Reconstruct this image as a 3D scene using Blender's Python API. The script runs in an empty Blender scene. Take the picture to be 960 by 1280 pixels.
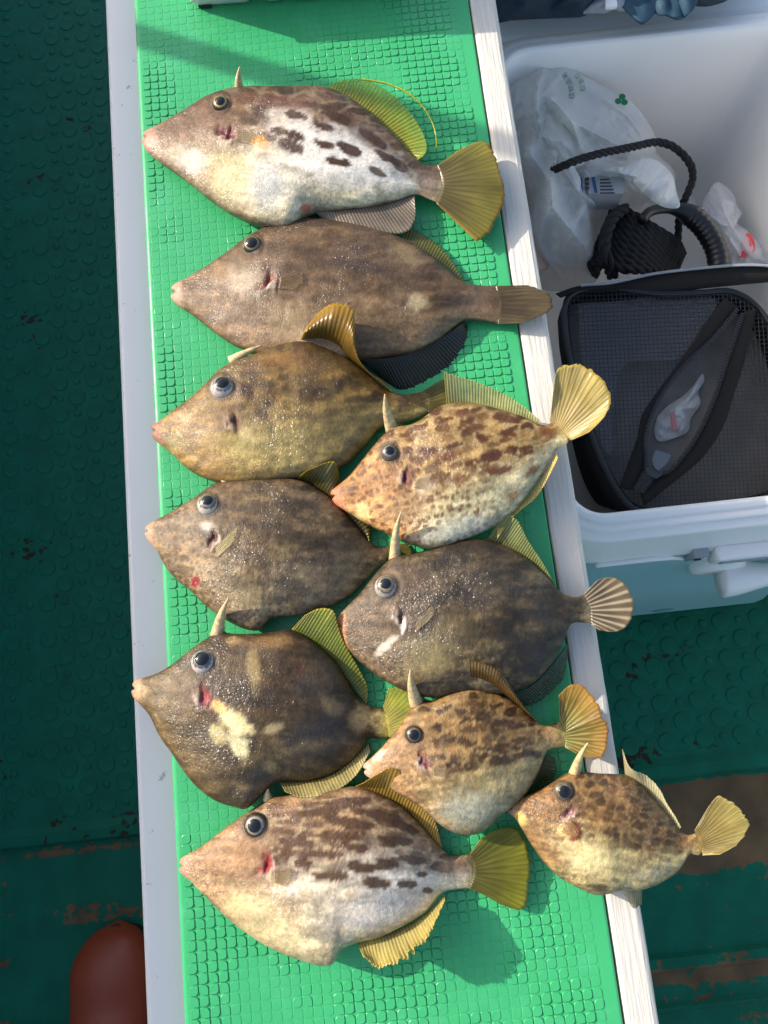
import bpy, math, random
import numpy as np
from mathutils import Matrix, Vector

random.seed(7)
rng = np.random.default_rng(7)
scene = bpy.context.scene
coll = scene.collection

# ------------------------------------------------------------------ camera
ZT = 0.45            # top of the green mat above the deck
CAM_Z = 1.05
F = 960.0            # focal length in pixels of the 960 x 1280 photograph
_Y = np.array([-515.0, 4735.0, 960.0]); _Y /= np.linalg.norm(_Y)
_X = np.array([4735.0, 515.0, 0.0]); _X /= np.linalg.norm(_X)
_Z = np.cross(_X, _Y)
if _Z[2] > 0: _Z = -_Z
RIGHT = np.array([_X[0], _Y[0], _Z[0]])
UP = np.array([_X[1], _Y[1], _Z[1]])
FWD = np.array([_X[2], _Y[2], _Z[2]])
CPOS = np.array([0.0, 0.0, CAM_Z])

cam_data = bpy.data.cameras.new('camera')
cam_data.sensor_fit = 'HORIZONTAL'; cam_data.sensor_width = 36.0; cam_data.lens = 36.0
cam_data.clip_start = 0.01; cam_data.clip_end = 4000
cam = bpy.data.objects.new('camera', cam_data); coll.objects.link(cam)
cam.matrix_world = Matrix(((RIGHT[0], UP[0], -FWD[0], 0), (RIGHT[1], UP[1], -FWD[1], 0),
                           (RIGHT[2], UP[2], -FWD[2], CAM_Z), (0, 0, 0, 1)))
scene.camera = cam

# ------------------------------------------------------------------ light
SUN_EL = math.radians(28.0)
SUN_H = np.array([-0.90, 0.43]); SUN_H /= np.linalg.norm(SUN_H)
world = bpy.data.worlds.new('World'); scene.world = world; world.use_nodes = True
wn = world.node_tree.nodes; wl = world.node_tree.links
sky = wn.new('ShaderNodeTexSky'); sky.sky_type = 'NISHITA'; sky.sun_disc = False
sky.sun_elevation = SUN_EL; sky.sun_rotation = math.atan2(SUN_H[0], SUN_H[1])
sky.air_density = 1.0; sky.dust_density = 3.5; sky.ozone_density = 1.0
wl.new(sky.outputs[0], wn['Background'].inputs[0]); wn['Background'].inputs[1].default_value = 0.15
sun_data = bpy.data.lights.new('sun', 'SUN'); sun_data.energy = 3.5; sun_data.angle = math.radians(0.55)
sun_data.color = (1.0, 0.93, 0.83)
sun = bpy.data.objects.new('sun', sun_data); coll.objects.link(sun)
SUN_DIR = Vector((SUN_H[0] * math.cos(SUN_EL), SUN_H[1] * math.cos(SUN_EL), math.sin(SUN_EL)))
sun.rotation_euler = SUN_DIR.to_track_quat('Z', 'Y').to_euler()
sun.location = (-3, 1.5, 3)
scene.view_settings.view_transform = 'Standard'; scene.view_settings.look = 'None'
scene.view_settings.exposure = 0.88; scene.view_settings.gamma = 1.0
scene.view_settings.use_curve_mapping = False
scene.cycles.max_bounces = 8; scene.cycles.transparent_max_bounces = 12

# ------------------------------------------------------------------ helpers
def W(px, py, z):
    """point of the plane at height z that the photograph shows at (px, py)"""
    px = np.asarray(px, float); py = np.asarray(py, float); z = np.asarray(z, float)
    a = (px - 480.0) / F; b = -(py - 640.0) / F
    d = a[..., None] * RIGHT + b[..., None] * UP + FWD
    t = (z - CAM_Z) / d[..., 2]
    return CPOS + d * t[..., None]

def PX(P):
    P = np.asarray(P, float) - CPOS
    w = P @ FWD
    return 480 + F * (P @ RIGHT) / w, 640 - F * (P @ UP) / w

def lin(c):
    c = np.asarray(c, float) / 255.0
    return np.where(c <= 0.04045, c / 12.92, ((c + 0.055) / 1.055) ** 2.4)

def sstep(a, b, x):
    t = np.clip((x - a) / (b - a), 0, 1); return t * t * (3 - 2 * t)

def hsh(ix, iy, seed):
    h = (ix.astype(np.int64) * 374761393 + iy.astype(np.int64) * 668265263 + seed * 1442695041) & 0xFFFFFFFF
    h = ((h ^ (h >> 13)) * 1274126177) & 0xFFFFFFFF
    h = (h ^ (h >> 16)) & 0xFFFFFF
    return h / float(0xFFFFFF)

def vnoise(x, y, seed=0):
    ix = np.floor(x); iy = np.floor(y); fx = x - ix; fy = y - iy
    fx = fx * fx * (3 - 2 * fx); fy = fy * fy * (3 - 2 * fy)
    a = hsh(ix, iy, seed); b = hsh(ix + 1, iy, seed); c = hsh(ix, iy + 1, seed); d = hsh(ix + 1, iy + 1, seed)
    return (a * (1 - fx) + b * fx) * (1 - fy) + (c * (1 - fx) + d * fx) * fy

def fbm(x, y, seed=0, o=4):
    r = 0; a = 0.5; n = 0
    for i in range(o):
        r = r + a * vnoise(x * 2 ** i + 7.3 * i, y * 2 ** i - 3.1 * i, seed + i); n += a; a *= 0.5
    return r / n

def worley(x, y, seed=0):
    ix = np.floor(x); iy = np.floor(y)
    f1 = np.full(x.shape, 9.0); f2 = np.full(x.shape, 9.0); cid = np.zeros(x.shape)
    for dx in (-1, 0, 1):
        for dy in (-1, 0, 1):
            cx = ix + dx; cy = iy + dy
            qx = cx + 0.15 + 0.7 * hsh(cx, cy, seed); qy = cy + 0.15 + 0.7 * hsh(cx, cy, seed + 11)
            d = np.hypot(qx - x, qy - y)
            m = d < f1
            f2 = np.where(m, f1, np.minimum(f2, d)); cid = np.where(m, hsh(cx, cy, seed + 23), cid)
            f1 = np.where(m, d, f1)
    return f1, f2, cid

def mesh_obj(name, V, faces, mat, parent=None, col=None, smooth=True):
    me = bpy.data.meshes.new(name)
    me.from_pydata([tuple(map(float, v)) for v in V], [], faces)
    me.update()
    if col is not None:
        at = me.color_attributes.new('Col', 'FLOAT_COLOR', 'POINT')
        c = np.ones((len(V), 4), np.float32); cc = np.asarray(col); c[:, :cc.shape[1]] = cc
        at.data.foreach_set('color', c.ravel())
    if smooth:
        me.polygons.foreach_set('use_smooth', np.ones(len(me.polygons), bool))
    if mat: me.materials.append(mat)
    o = bpy.data.objects.new(name, me); coll.objects.link(o)
    if parent is not None:
        o.parent = parent; o.location = -Vector(parent.location)   # parents are unrotated
    return o

def thing(name, label, cat, loc=(0, 0, 0), group=None):
    o = bpy.data.objects.new(name, None); coll.objects.link(o); o.location = tuple(map(float, loc))
    o.empty_display_size = 0.03
    o['label'] = label; o['category'] = cat
    if group: o['group'] = group
    return o

def tag(o, label, cat, group=None):
    o['label'] = label; o['category'] = cat
    if group: o['group'] = group
    return o

class MB:
    def __init__(s): s.V = []; s.Fc = []; s.C = []
    def add(s, V, Fc, c=None):
        n = len(s.V); s.V += [tuple(v) for v in V]; s.Fc += [tuple(i + n for i in f) for f in Fc]
        if c is not None: s.C += [tuple(c)] * len(V)
    def box(s, x0, x1, y0, y1, z0, z1, bv=0.0):
        b = bv
        if b <= 0:
            V = [(x, y, z) for z in (z0, z1) for (x, y) in ((x0, y0), (x1, y0), (x1, y1), (x0, y1))]
            s.add(V, [(3, 2, 1, 0), (4, 5, 6, 7), (0, 1, 5, 4), (1, 2, 6, 5), (2, 3, 7, 6), (3, 0, 4, 7)])
        else:
            loft = []
            for (o, z) in ((b, z0), (0, z0 + b), (0, z1 - b), (b * .3, z1 - b * .3), (b, z1)):
                loft.append(rrect(x0 + o, x1 - o, y0 + o, y1 - o, max(b * 1.2 - o * .5, b * .3), z, 3))
            s.loft(loft)
    def loft(s, rings, cap0=True, cap1=True, closed=True):
        n = len(rings[0]); V = [p for r in rings for p in r]; Fc = []
        for i in range(len(rings) - 1):
            for j in range(n if closed else n - 1):
                k = (j + 1) % n
                Fc.append((i * n + j, i * n + k, (i + 1) * n + k, (i + 1) * n + j))
        if cap0: Fc.append(tuple(range(n - 1, -1, -1)))
        if cap1: Fc.append(tuple((len(rings) - 1) * n + j for j in range(n)))
        s.add(V, Fc)
    def tube(s, pts, r, seg=10, cap=True):
        pts = [Vector(p) for p in pts]; rr = r if hasattr(r, '__len__') else [r] * len(pts)
        rings = []; prev = None
        for i, p in enumerate(pts):
            t = (pts[min(i + 1, len(pts) - 1)] - pts[max(i - 1, 0)]).normalized()
            if prev is None:
                u = t.orthogonal().normalized()
            else:
                u = (prev - t * prev.dot(t)).normalized()
            prev = u; v = t.cross(u)
            rings.append([tuple(p + (u * math.cos(a) + v * math.sin(a)) * rr[i]) for a in
                          [2 * math.pi * k / seg for k in range(seg)]])
        s.loft(rings, cap, cap)
    def build(s, name, mat, parent=None, smooth=False):
        o = mesh_obj(name, s.V, s.Fc, mat, parent, np.array(s.C) if s.C and len(s.C) == len(s.V) else None, smooth)
        return o

def rrect(x0, x1, y0, y1, r, z, n=6):
    out = []
    for cx, cy, a0 in ((x1 - r, y0 + r, -90), (x1 - r, y1 - r, 0), (x0 + r, y1 - r, 90), (x0 + r, y0 + r, 180)):
        for k in range(n + 1):
            a = math.radians(a0 + 90 * k / n); out.append((cx + r * math.cos(a), cy + r * math.sin(a), z))
    return out

def spline(P, n):
    """n points along a smooth curve through P"""
    P = np.asarray(P, float)
    if len(P) == 2: return P[0] + (P[1] - P[0]) * np.linspace(0, 1, n)[:, None]
    d = np.r_[0, np.cumsum(np.linalg.norm(np.diff(P, axis=0), axis=1) ** 0.5 + 1e-9)]
    m = np.gradient(P, d, axis=0)
    t = np.linspace(0, d[-1], n * 4); i = np.clip(np.searchsorted(d, t, 'right') - 1, 0, len(P) - 2)
    h = (d[i + 1] - d[i])[:, None]; u = ((t - d[i]) / h[:, 0])[:, None]
    Q = (2*u**3-3*u**2+1)*P[i] + (u**3-2*u**2+u)*h*m[i] + (-2*u**3+3*u**2)*P[i+1] + (u**3-u**2)*h*m[i+1]
    L = np.r_[0, np.cumsum(np.linalg.norm(np.diff(Q, axis=0), axis=1))]
    tt = np.linspace(0, L[-1], n)
    return np.stack([np.interp(tt, L, Q[:, k]) for k in range(Q.shape[1])], 1)

# ------------------------------------------------------------------ materials
def newmat(name):
    m = bpy.data.materials.new(name); m.use_nodes = True
    return m, m.node_tree.nodes, m.node_tree.links, m.node_tree.nodes['Principled BSDF']

def nd(N, t, **kw):
    n = N.new(t)
    for k, v in kw.items():
        if k in n.inputs.keys() if hasattr(n, 'inputs') else False: n.inputs[k].default_value = v
        else: setattr(n, k, v)
    return n

def mat_plain(name, rgb, rough=0.5, var=0.12, scale=30, bump=0.0, bscale=200, spec=0.5, coat=0, metal=0, dist=0.0005, transl=0, stretch=None, dirt=None):
    m, N, L, b = newmat(name)
    c = lin(rgb)
    tc = N.new('ShaderNodeTexCoord'); vec = tc.outputs['Object']
    if stretch:
        mp = N.new('ShaderNodeMapping'); mp.inputs['Scale'].default_value = stretch
        L.new(vec, mp.inputs[0]); vec = mp.outputs[0]
    no = N.new('ShaderNodeTexNoise'); no.inputs['Scale'].default_value = scale; no.inputs['Detail'].default_value = 6
    L.new(vec, no.inputs['Vector'])
    mx = N.new('ShaderNodeMix'); mx.data_type = 'RGBA'
    mx.inputs[6].default_value = (*(c * (1 - var)), 1); mx.inputs[7].default_value = (*np.clip(c * (1 + var), 0, 1), 1)
    L.new(no.outputs['Fac'], mx.inputs[0]); out = mx.outputs[2]
    if dirt:
        n2 = N.new('ShaderNodeTexNoise'); n2.inputs['Scale'].default_value = dirt[1]; n2.inputs['Detail'].default_value = 9
        n2.inputs['Roughness'].default_value = 0.65
        L.new(vec, n2.inputs['Vector'])
        r = N.new('ShaderNodeMapRange'); r.inputs[1].default_value = dirt[2]; r.inputs[2].default_value = dirt[2] + dirt[3]
        r.inputs[3].default_value = 0; r.inputs[4].default_value = dirt[4]; L.new(n2.outputs['Fac'], r.inputs[0])
        m2 = N.new('ShaderNodeMix'); m2.data_type = 'RGBA'; m2.inputs[7].default_value = (*lin(dirt[0]), 1)
        L.new(r.outputs[0], m2.inputs[0]); L.new(out, m2.inputs[6]); out = m2.outputs[2]
    L.new(out, b.inputs['Base Color'])
    b.inputs['Roughness'].default_value = rough; b.inputs['Specular IOR Level'].default_value = spec
    b.inputs['Coat Weight'].default_value = coat; b.inputs['Coat Roughness'].default_value = 0.15
    b.inputs['Metallic'].default_value = metal
    if bump:
        nb = N.new('ShaderNodeTexNoise'); nb.inputs['Scale'].default_value = bscale; nb.inputs['Detail'].default_value = 5
        L.new(vec, nb.inputs['Vector'])
        bp = N.new('ShaderNodeBump'); bp.inputs['Strength'].default_value = bump; bp.inputs['Distance'].default_value = dist
        L.new(nb.outputs['Fac'], bp.inputs['Height']); L.new(bp.outputs[0], b.inputs['Normal'])
    if transl:
        t = N.new('ShaderNodeBsdfTranslucent'); L.new(out, t.inputs[0])
        mi = N.new('ShaderNodeMixShader'); mi.inputs[0].default_value = transl
        L.new(b.outputs[0], mi.inputs[1]); L.new(t.outputs[0], mi.inputs[2])
        L.new(mi.outputs[0], N['Material Output'].inputs[0])
    return m

def mat_skin():
    m, N, L, b = newmat('wet_fish_skin')
    at = N.new('ShaderNodeAttribute'); at.attribute_name = 'Col'
    tc = N.new('ShaderNodeTexCoord')
    n1 = N.new('ShaderNodeTexNoise'); n1.inputs['Scale'].default_value = 420; n1.inputs['Detail'].default_value = 6
    n1.inputs['Roughness'].default_value = 0.7
    L.new(tc.outputs['Object'], n1.inputs['Vector'])
    r1 = N.new('ShaderNodeMapRange'); r1.inputs[1].default_value = 0.25; r1.inputs[2].default_value = 0.75
    r1.inputs[3].default_value = 0.58; r1.inputs[4].default_value = 1.36; L.new(n1.outputs['Fac'], r1.inputs[0])
    mul = N.new('ShaderNodeVectorMath'); mul.operation = 'SCALE'
    L.new(at.outputs['Color'], mul.inputs[0]); L.new(r1.outputs[0], mul.inputs['Scale'])
    L.new(mul.outputs[0], b.inputs['Base Color'])
    n2 = N.new('ShaderNodeTexNoise'); n2.inputs['Scale'].default_value = 60; n2.inputs['Detail'].default_value = 5
    L.new(tc.outputs['Object'], n2.inputs['Vector'])
    r2 = N.new('ShaderNodeMapRange'); r2.inputs[1].default_value = 0.3; r2.inputs[2].default_value = 0.7
    r2.inputs[3].default_value = 0.42; r2.inputs[4].default_value = 0.62; L.new(n2.outputs['Fac'], r2.inputs[0])
    L.new(r2.outputs[0], b.inputs['Roughness'])
    vo = N.new('ShaderNodeTexVoronoi'); vo.inputs['Scale'].default_value = 1100
    L.new(tc.outputs['Object'], vo.inputs['Vector'])
    ad = N.new('ShaderNodeMath'); ad.operation = 'ADD'
    L.new(vo.outputs['Distance'], ad.inputs[0]); L.new(n1.outputs['Fac'], ad.inputs[1])
    bp = N.new('ShaderNodeBump'); bp.inputs['Strength'].default_value = 0.55; bp.inputs['Distance'].default_value = 0.0003
    L.new(ad.outputs[0], bp.inputs['Height']); L.new(bp.outputs[0], b.inputs['Normal'])
    b.inputs['Specular IOR Level'].default_value = 0.3
    b.inputs['Coat Weight'].default_value = 0.8; b.inputs['Coat Roughness'].default_value = 0.2
    n5 = N.new('ShaderNodeTexNoise'); n5.inputs['Scale'].default_value = 560; n5.inputs['Detail'].default_value = 1
    L.new(tc.outputs['Object'], n5.inputs['Vector'])
    n6 = N.new('ShaderNodeTexNoise'); n6.inputs['Scale'].default_value = 28; n6.inputs['Detail'].default_value = 4
    L.new(tc.outputs['Object'], n6.inputs['Vector'])
    r6 = N.new('ShaderNodeMapRange'); r6.inputs[1].default_value = 0.42; r6.inputs[2].default_value = 0.66
    r6.inputs[3].default_value = 0.06; r6.inputs[4].default_value = 0.75; L.new(n6.outputs['Fac'], r6.inputs[0])
    L.new(r6.outputs[0], b.inputs['Coat Weight'])
    bp2 = N.new('ShaderNodeBump'); bp2.inputs['Strength'].default_value = 1.0; bp2.inputs['Distance'].default_value = 0.0016
    L.new(n5.outputs['Fac'], bp2.inputs['Height']); L.new(bp2.outputs[0], b.inputs['Coat Normal'])
    return m

def mat_fin():
    m, N, L, b = newmat('fin_membrane')
    at = N.new('ShaderNodeAttribute'); at.attribute_name = 'Col'
    L.new(at.outputs['Color'], b.inputs['Base Color'])
    b.inputs['Roughness'].default_value = 0.28; b.inputs['Specular IOR Level'].default_value = 0.6
    tc = N.new('ShaderNodeTexCoord')
    n1 = N.new('ShaderNodeTexNoise'); n1.inputs['Scale'].default_value = 700; n1.inputs['Detail'].default_value = 4
    L.new(tc.outputs['Object'], n1.inputs['Vector'])
    bp = N.new('ShaderNodeBump'); bp.inputs['Strength'].default_value = 0.3; bp.inputs['Distance'].default_value = 0.0003
    L.new(n1.outputs['Fac'], bp.inputs['Height']); L.new(bp.outputs[0], b.inputs['Normal'])
    t = N.new('ShaderNodeBsdfTranslucent'); L.new(at.outputs['Color'], t.inputs[0])
    mi = N.new('ShaderNodeMixShader'); mi.inputs[0].default_value = 0.35
    L.new(b.outputs[0], mi.inputs[1]); L.new(t.outputs[0], mi.inputs[2])
    tr = N.new('ShaderNodeBsdfTransparent')
    m2 = N.new('ShaderNodeMixShader'); L.new(at.outputs['Alpha'], m2.inputs[0])
    L.new(tr.outputs[0], m2.inputs[1]); L.new(mi.outputs[0], m2.inputs[2])
    L.new(m2.outputs[0], N['Material Output'].inputs[0])
    return m

def mat_eye():
    m, N, L, b = newmat('fish_eye')
    at = N.new('ShaderNodeAttribute'); at.attribute_name = 'Col'
    L.new(at.outputs['Color'], b.inputs['Base Color'])
    b.inputs['Roughness'].default_value = 0.35; b.inputs['Coat Weight'].default_value = 0.35
    b.inputs['Coat Roughness'].default_value = 0.03
    return m

def mat_film(name, rgb, alpha, rough=0.25, bscale=60, bump=0.4):
    """thin crumpled plastic film"""
    m, N, L, b = newmat(name)
    b.inputs['Base Color'].default_value = (*lin(rgb), 1); b.inputs['Roughness'].default_value = rough
    tc = N.new('ShaderNodeTexCoord')
    n1 = N.new('ShaderNodeTexNoise'); n1.inputs['Scale'].default_value = bscale; n1.inputs['Detail'].default_value = 4
    L.new(tc.outputs['Object'], n1.inputs['Vector'])
    bp = N.new('ShaderNodeBump'); bp.inputs['Strength'].default_value = bump; bp.inputs['Distance'].default_value = 0.002
    L.new(n1.outputs['Fac'], bp.inputs['Height']); L.new(bp.outputs[0], b.inputs['Normal'])
    t = N.new('ShaderNodeBsdfTranslucent'); t.inputs[0].default_value = (*lin(rgb), 1)
    mi = N.new('ShaderNodeMixShader'); mi.inputs[0].default_value = 0.4
    L.new(b.outputs[0], mi.inputs[1]); L.new(t.outputs[0], mi.inputs[2])
    tr = N.new('ShaderNodeBsdfTransparent')
    m2 = N.new('ShaderNodeMixShader'); m2.inputs[0].default_value = alpha
    L.new(tr.outputs[0], m2.inputs[1]); L.new(mi.outputs[0], m2.inputs[2])
    L.new(m2.outputs[0], N['Material Output'].inputs[0])
    return m

def mat_deck(name, paint, bare, thr, band=None, scale=9.0):
    """green deck paint, worn through to bare brown in ragged patches"""
    m, N, L, b = newmat(name)
    tc = N.new('ShaderNodeTexCoord'); vec = tc.outputs['Object']
    mp = N.new('ShaderNodeMapping'); mp.inputs['Scale'].default_value = (1, 1.7, 1); L.new(vec, mp.inputs[0])
    n1 = N.new('ShaderNodeTexNoise'); n1.inputs['Scale'].default_value = scale; n1.inputs['Detail'].default_value = 10
    n1.inputs['Roughness'].default_value = 0.62; n1.inputs['Distortion'].default_value = 0.3
    L.new(mp.outputs[0], n1.inputs['Vector'])
    n3 = N.new('ShaderNodeTexNoise'); n3.inputs['Scale'].default_value = 95; n3.inputs['Detail'].default_value = 5
    L.new(vec, n3.inputs['Vector'])
    a = N.new('ShaderNodeMath'); a.operation = 'MULTIPLY_ADD'; a.inputs[1].default_value = 0.48
    L.new(n3.outputs['Fac'], a.inputs[0]); L.new(n1.outputs['Fac'], a.inputs[2])
    val = a.outputs[0]
    if band:
        sp = N.new('ShaderNodeSeparateXYZ'); L.new(vec, sp.inputs[0])
        for (y0, y1, amt, xmin) in band:
            c = N.new('ShaderNodeMath'); c.operation = 'SUBTRACT'; c.inputs[1].default_value = (y0 + y1) / 2
            L.new(sp.outputs['Y'], c.inputs[0])
            ab = N.new('ShaderNodeMath'); ab.operation = 'ABSOLUTE'; L.new(c.outputs[0], ab.inputs[0])
            r = N.new('ShaderNodeMapRange'); h = abs(y1 - y0) / 2
            r.inputs[1].default_value = h * 1.25; r.inputs[2].default_value = h * 0.75
            r.inputs[3].default_value = 0; r.inputs[4].default_value = amt; L.new(ab.outputs[0], r.inputs[0])
            rx = N.new('ShaderNodeMapRange'); rx.inputs[1].default_value = xmin - 0.03; rx.inputs[2].default_value = xmin + 0.03
            L.new(sp.outputs['X'], rx.inputs[0])
            pr = N.new('ShaderNodeMath'); pr.operation = 'MULTIPLY'; L.new(r.outputs[0], pr.inputs[0]); L.new(rx.outputs[0], pr.inputs[1])
            s = N.new('ShaderNodeMath'); s.operation = 'ADD'; L.new(val, s.inputs[0]); L.new(pr.outputs[0], s.inputs[1]); val = s.outputs[0]
    r = N.new('ShaderNodeMapRange'); r.inputs[1].default_value = thr; r.inputs[2].default_value = thr + 0.025
    L.new(val, r.inputs[0])
    n2 = N.new('ShaderNodeTexNoise'); n2.inputs['Scale'].default_value = 26; n2.inputs['Detail'].default_value = 8
    L.new(vec, n2.inputs['Vector'])
    def two(c0, c1):
        x = N.new('ShaderNodeMix'); x.data_type = 'RGBA'
        x.inputs[6].default_value = (*lin(c0), 1); x.inputs[7].default_value = (*lin(c1), 1)
        L.new(n2.outputs['Fac'], x.inputs[0]); return x.outputs[2]
    mx = N.new('ShaderNodeMix'); mx.data_type = 'RGBA'
    L.new(two(*paint), mx.inputs[6]); L.new(two(*bare), mx.inputs[7]); L.new(r.outputs[0], mx.inputs[0])
    L.new(mx.outputs[2], b.inputs['Base Color'])
    b.inputs['Roughness'].default_value = 0.55; b.inputs['Specular IOR Level'].default_value = 0.22
    bp = N.new('ShaderNodeBump'); bp.inputs['Strength'].default_value = 0.5; bp.inputs['Distance'].default_value = 0.0012; bp.invert = True
    ad = N.new('ShaderNodeMath'); ad.operation = 'MULTIPLY_ADD'; ad.inputs[1].default_value = 0.25
    L.new(n3.outputs['Fac'], ad.inputs[0]); L.new(r.outputs[0], ad.inputs[2])
    L.new(ad.outputs[0], bp.inputs['Height']); L.new(bp.outputs[0], b.inputs['Normal'])
    return m

def xat(px, py, z): return float(W(px, py, z)[0])
def yat(px, py, z): return float(W(px, py, z)[1])
M = {}
M['skin'] = mat_skin(); M['fin'] = mat_fin(); M['eye'] = mat_eye()
M['pupil'] = mat_plain('pupil', (24, 25, 28), 0.12, 0.1, coat=.2)
M['mat_green'] = mat_plain('green_mat', (60, 166, 104), 0.33, 0.10, 14, 0.25, 500, dist=0.0004, dirt=((96, 190, 140), 22, 0.52, 0.2, 0.35))
M['trim_white'] = mat_plain('white_gelcoat', (214, 214, 212), 0.35, 0.03, 12, 0.05, 60, dirt=((90, 92, 98), 60, 0.64, 0.03, 0.6))
M['trim_wood'] = mat_plain('weathered_white_paint', (206, 200, 188), 0.55, 0.07, 9, 0.5, 40, stretch=(9, 0.7, 4), dist=0.002, dirt=((150, 140, 125), 16, 0.62, 0.06, 0.45))
M['bench_side'] = mat_plain('bench_side', (205, 208, 206), 0.5, 0.05)
M['deck_top'] = mat_deck('deck_paint', ((0, 74, 54), (0, 112, 84)), ((20, 22, 14), (60, 48, 30)), 0.90,
    [(yat(870, 925, 0), yat(870, 950, 0), .09, .1), (yat(60, 1010, 0), yat(60, 1030, 0), .05, -2)])
M['water'] = mat_plain('sea_water', (14, 44, 52), 0.12, 0.1, 2, 0.6, 3, dist=0.05)
M['cooler_in'] = mat_plain('cooler_liner', (240, 238, 233), 0.42, 0.02, 20, 0.03, 300)
M['cooler_white'] = mat_plain('cooler_shell', (240, 238, 233), 0.4, 0.02, 20, 0.04, 300)
M['cooler_teal'] = mat_plain('cooler_base', (150, 190, 192), 0.45, 0.03, 20, 0.06, 300)
M['black_fabric'] = mat_plain('black_fabric', (38, 36, 34), 0.9, 0.25, 300, 0.5, 900, spec=.2)
M['black_rubber'] = mat_plain('black_rubber', (24, 25, 27), 0.42, 0.15, 100, 0.2, 500)
M['rope'] = mat_plain('black_rope', (20, 21, 22), 0.8, 0.3, 700, 0.9, 900, dist=0.001)
M['mesh'] = mat_plain('mesh_strand', (42, 41, 40), 0.35, 0.15, 200)
M['zip'] = mat_plain('zip_teeth', (64, 63, 62), 0.25, 0.1, 200)
M['grey_in'] = mat_plain('case_lining', (112, 108, 103), 0.7, 0.35, 40, 0.4, 60, spec=.2)
M['film'] = mat_film('white_bag_film', (244, 244, 240), 0.66)
M['clear_film'] = mat_film('clear_bag_film', (225, 228, 235), 0.45, 0.15)
M['red'] = mat_plain('red_print', (190, 40, 52), 0.4)
M['green_ink'] = mat_plain('green_ink', (18, 120, 70), 0.5)
M['blue_ink'] = mat_plain('blue_ink', (40, 90, 140), 0.5)
M['paper'] = mat_plain('label_paper', (170, 168, 165), 0.6)
M['dark_ink'] = mat_plain('dark_ink', (60, 62, 70), 0.5)
M['peach'] = mat_plain('peach_packet', (214, 178, 158), 0.5, 0.08)
M['jacket'] = mat_plain('teal_fabric', (36, 68, 86), 0.75, 0.15, 60, 0.4, 700)
M['jacket_dark'] = mat_plain('navy_fabric', (22, 44, 58), 0.75, 0.2, 60, 0.4, 700)
M['buckle'] = mat_plain('grey_plastic', (150, 155, 160), 0.4)
M['boot'] = mat_plain('orange_rubber', (150, 62, 34), 0.38, 0.08, 25, 0.15, 120)
M['boot_sole'] = mat_plain('dark_sole', (60, 34, 26), 0.6)
M['tray'] = mat_film('tackle_plastic', (232, 234, 232), 0.8, 0.3, 30, 0.1)
M['metal'] = mat_plain('steel', (170, 172, 175), 0.3, 0.05, metal=1)
M['hull'] = mat_plain('hull_paint', (120, 150, 150), 0.45, 0.06, 5)
M['rubber_black'] = mat_plain('dark_foot', (25, 26, 26), 0.6)

# ------------------------------------------------------------------ the boat: deck, sides, sea

X_TL0 = xat(157, 640, ZT - 0.014)       # left trim, outer edge
X_PADL = xat(199.5, 640, ZT - 0.004)    # mat, left edge
X_PADR = xat(683, 640, ZT)              # mat, right edge
X_TR1 = xat(722, 640, ZT - 0.002)       # right trim, outer edge
TANX = math.tan(SUN_EL) / -SUN_H[0]     # how fast a sun ray rises per metre to the left

def struct(name, V, Fc, mat, kind='structure', parent=None):
    o = mesh_obj(name, V, Fc, mat, parent, None, False); o['kind'] = kind; return o

mb = MB(); S_ = 2000
mb.add([(-S_, -S_, -0.75), (S_, -S_, -0.75), (S_, S_, -0.75), (-S_, S_, -0.75)], [(0, 1, 2, 3)])
o = mb.build('sea', M['water']); o['kind'] = 'structure'

Y_LIP0 = yat(90, 1030, 0.0)             # where the studded panel ends
Y_LIP1 = yat(90, 1056, 0.0)
XD0, XD1 = -0.95, 0.86
M['deck_low'] = mat_deck('worn_deck_paint', ((0, 72, 52), (4, 116, 88)), ((34, 30, 24), (146, 112, 76)), 0.86,
    [(yat(870, 985, -.012), yat(870, 1095, -.012), 0.30, 0.10), (yat(870, 1205, -.012), yat(870, 1228, -.012), 0.16, -2.0),
     (yat(60, 1135, -.012), yat(60, 1160, -.012), 0.14, -2.0), (yat(60, 1192, -.012), yat(60, 1205, -.012), 0.10, -2.0),
     (yat(60, 1064, -.012), yat(60, 1072, -.012), 0.16, -2.0)])
# lower deck: one big sheet
mb = MB(); mb.add([(XD0 - .2, -2.2, -0.012), (XD1 + .2, -2.2, -0.012), (XD1 + .2, 2.6, -0.012), (XD0 - .2, 2.6, -0.012)], [(0, 1, 2, 3)])
o = mb.build('deck', M['deck_low']); o['kind'] = 'structure'
# raised studded panel with a rounded lip at its near edge
mb = MB()
prof = [(Y_LIP1, -0.02), (Y_LIP1 + .001, -0.003), (Y_LIP1 + .005, 0.003), (Y_LIP0 - .008, 0.0045), (Y_LIP0 - .002, 0.002), (Y_LIP0 + .002, 0.0), (2.5, 0.0), (2.5, -0.02)]
rings = [[(x, y, z) for (y, z) in prof] for x in (XD0, XD1)]
mb.loft(rings, False, False, closed=False)
panel = mb.build('deck_panel', M['deck_top']); panel['kind'] = 'structure'
# low ridges moulded into the worn deck
for (pa, pb, h) in ((1188, 1212, .005), (1250, 1262, .004)):
    y0 = yat(870, pb, -.012); y1 = yat(870, pa, -.012)
    mb = MB(); pr = [(y0, -.0125), (y0 + .004, -.012 + h), (y1 - .004, -.012 + h), (y1, -.0125)]
    mb.loft([[(x, y, z) for y, z in pr] for x in (XD0, XD1)], False, False, closed=False)
    r_ = mb.build('deck_ridge', M['deck_low']); r_['kind'] = 'structure'
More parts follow.
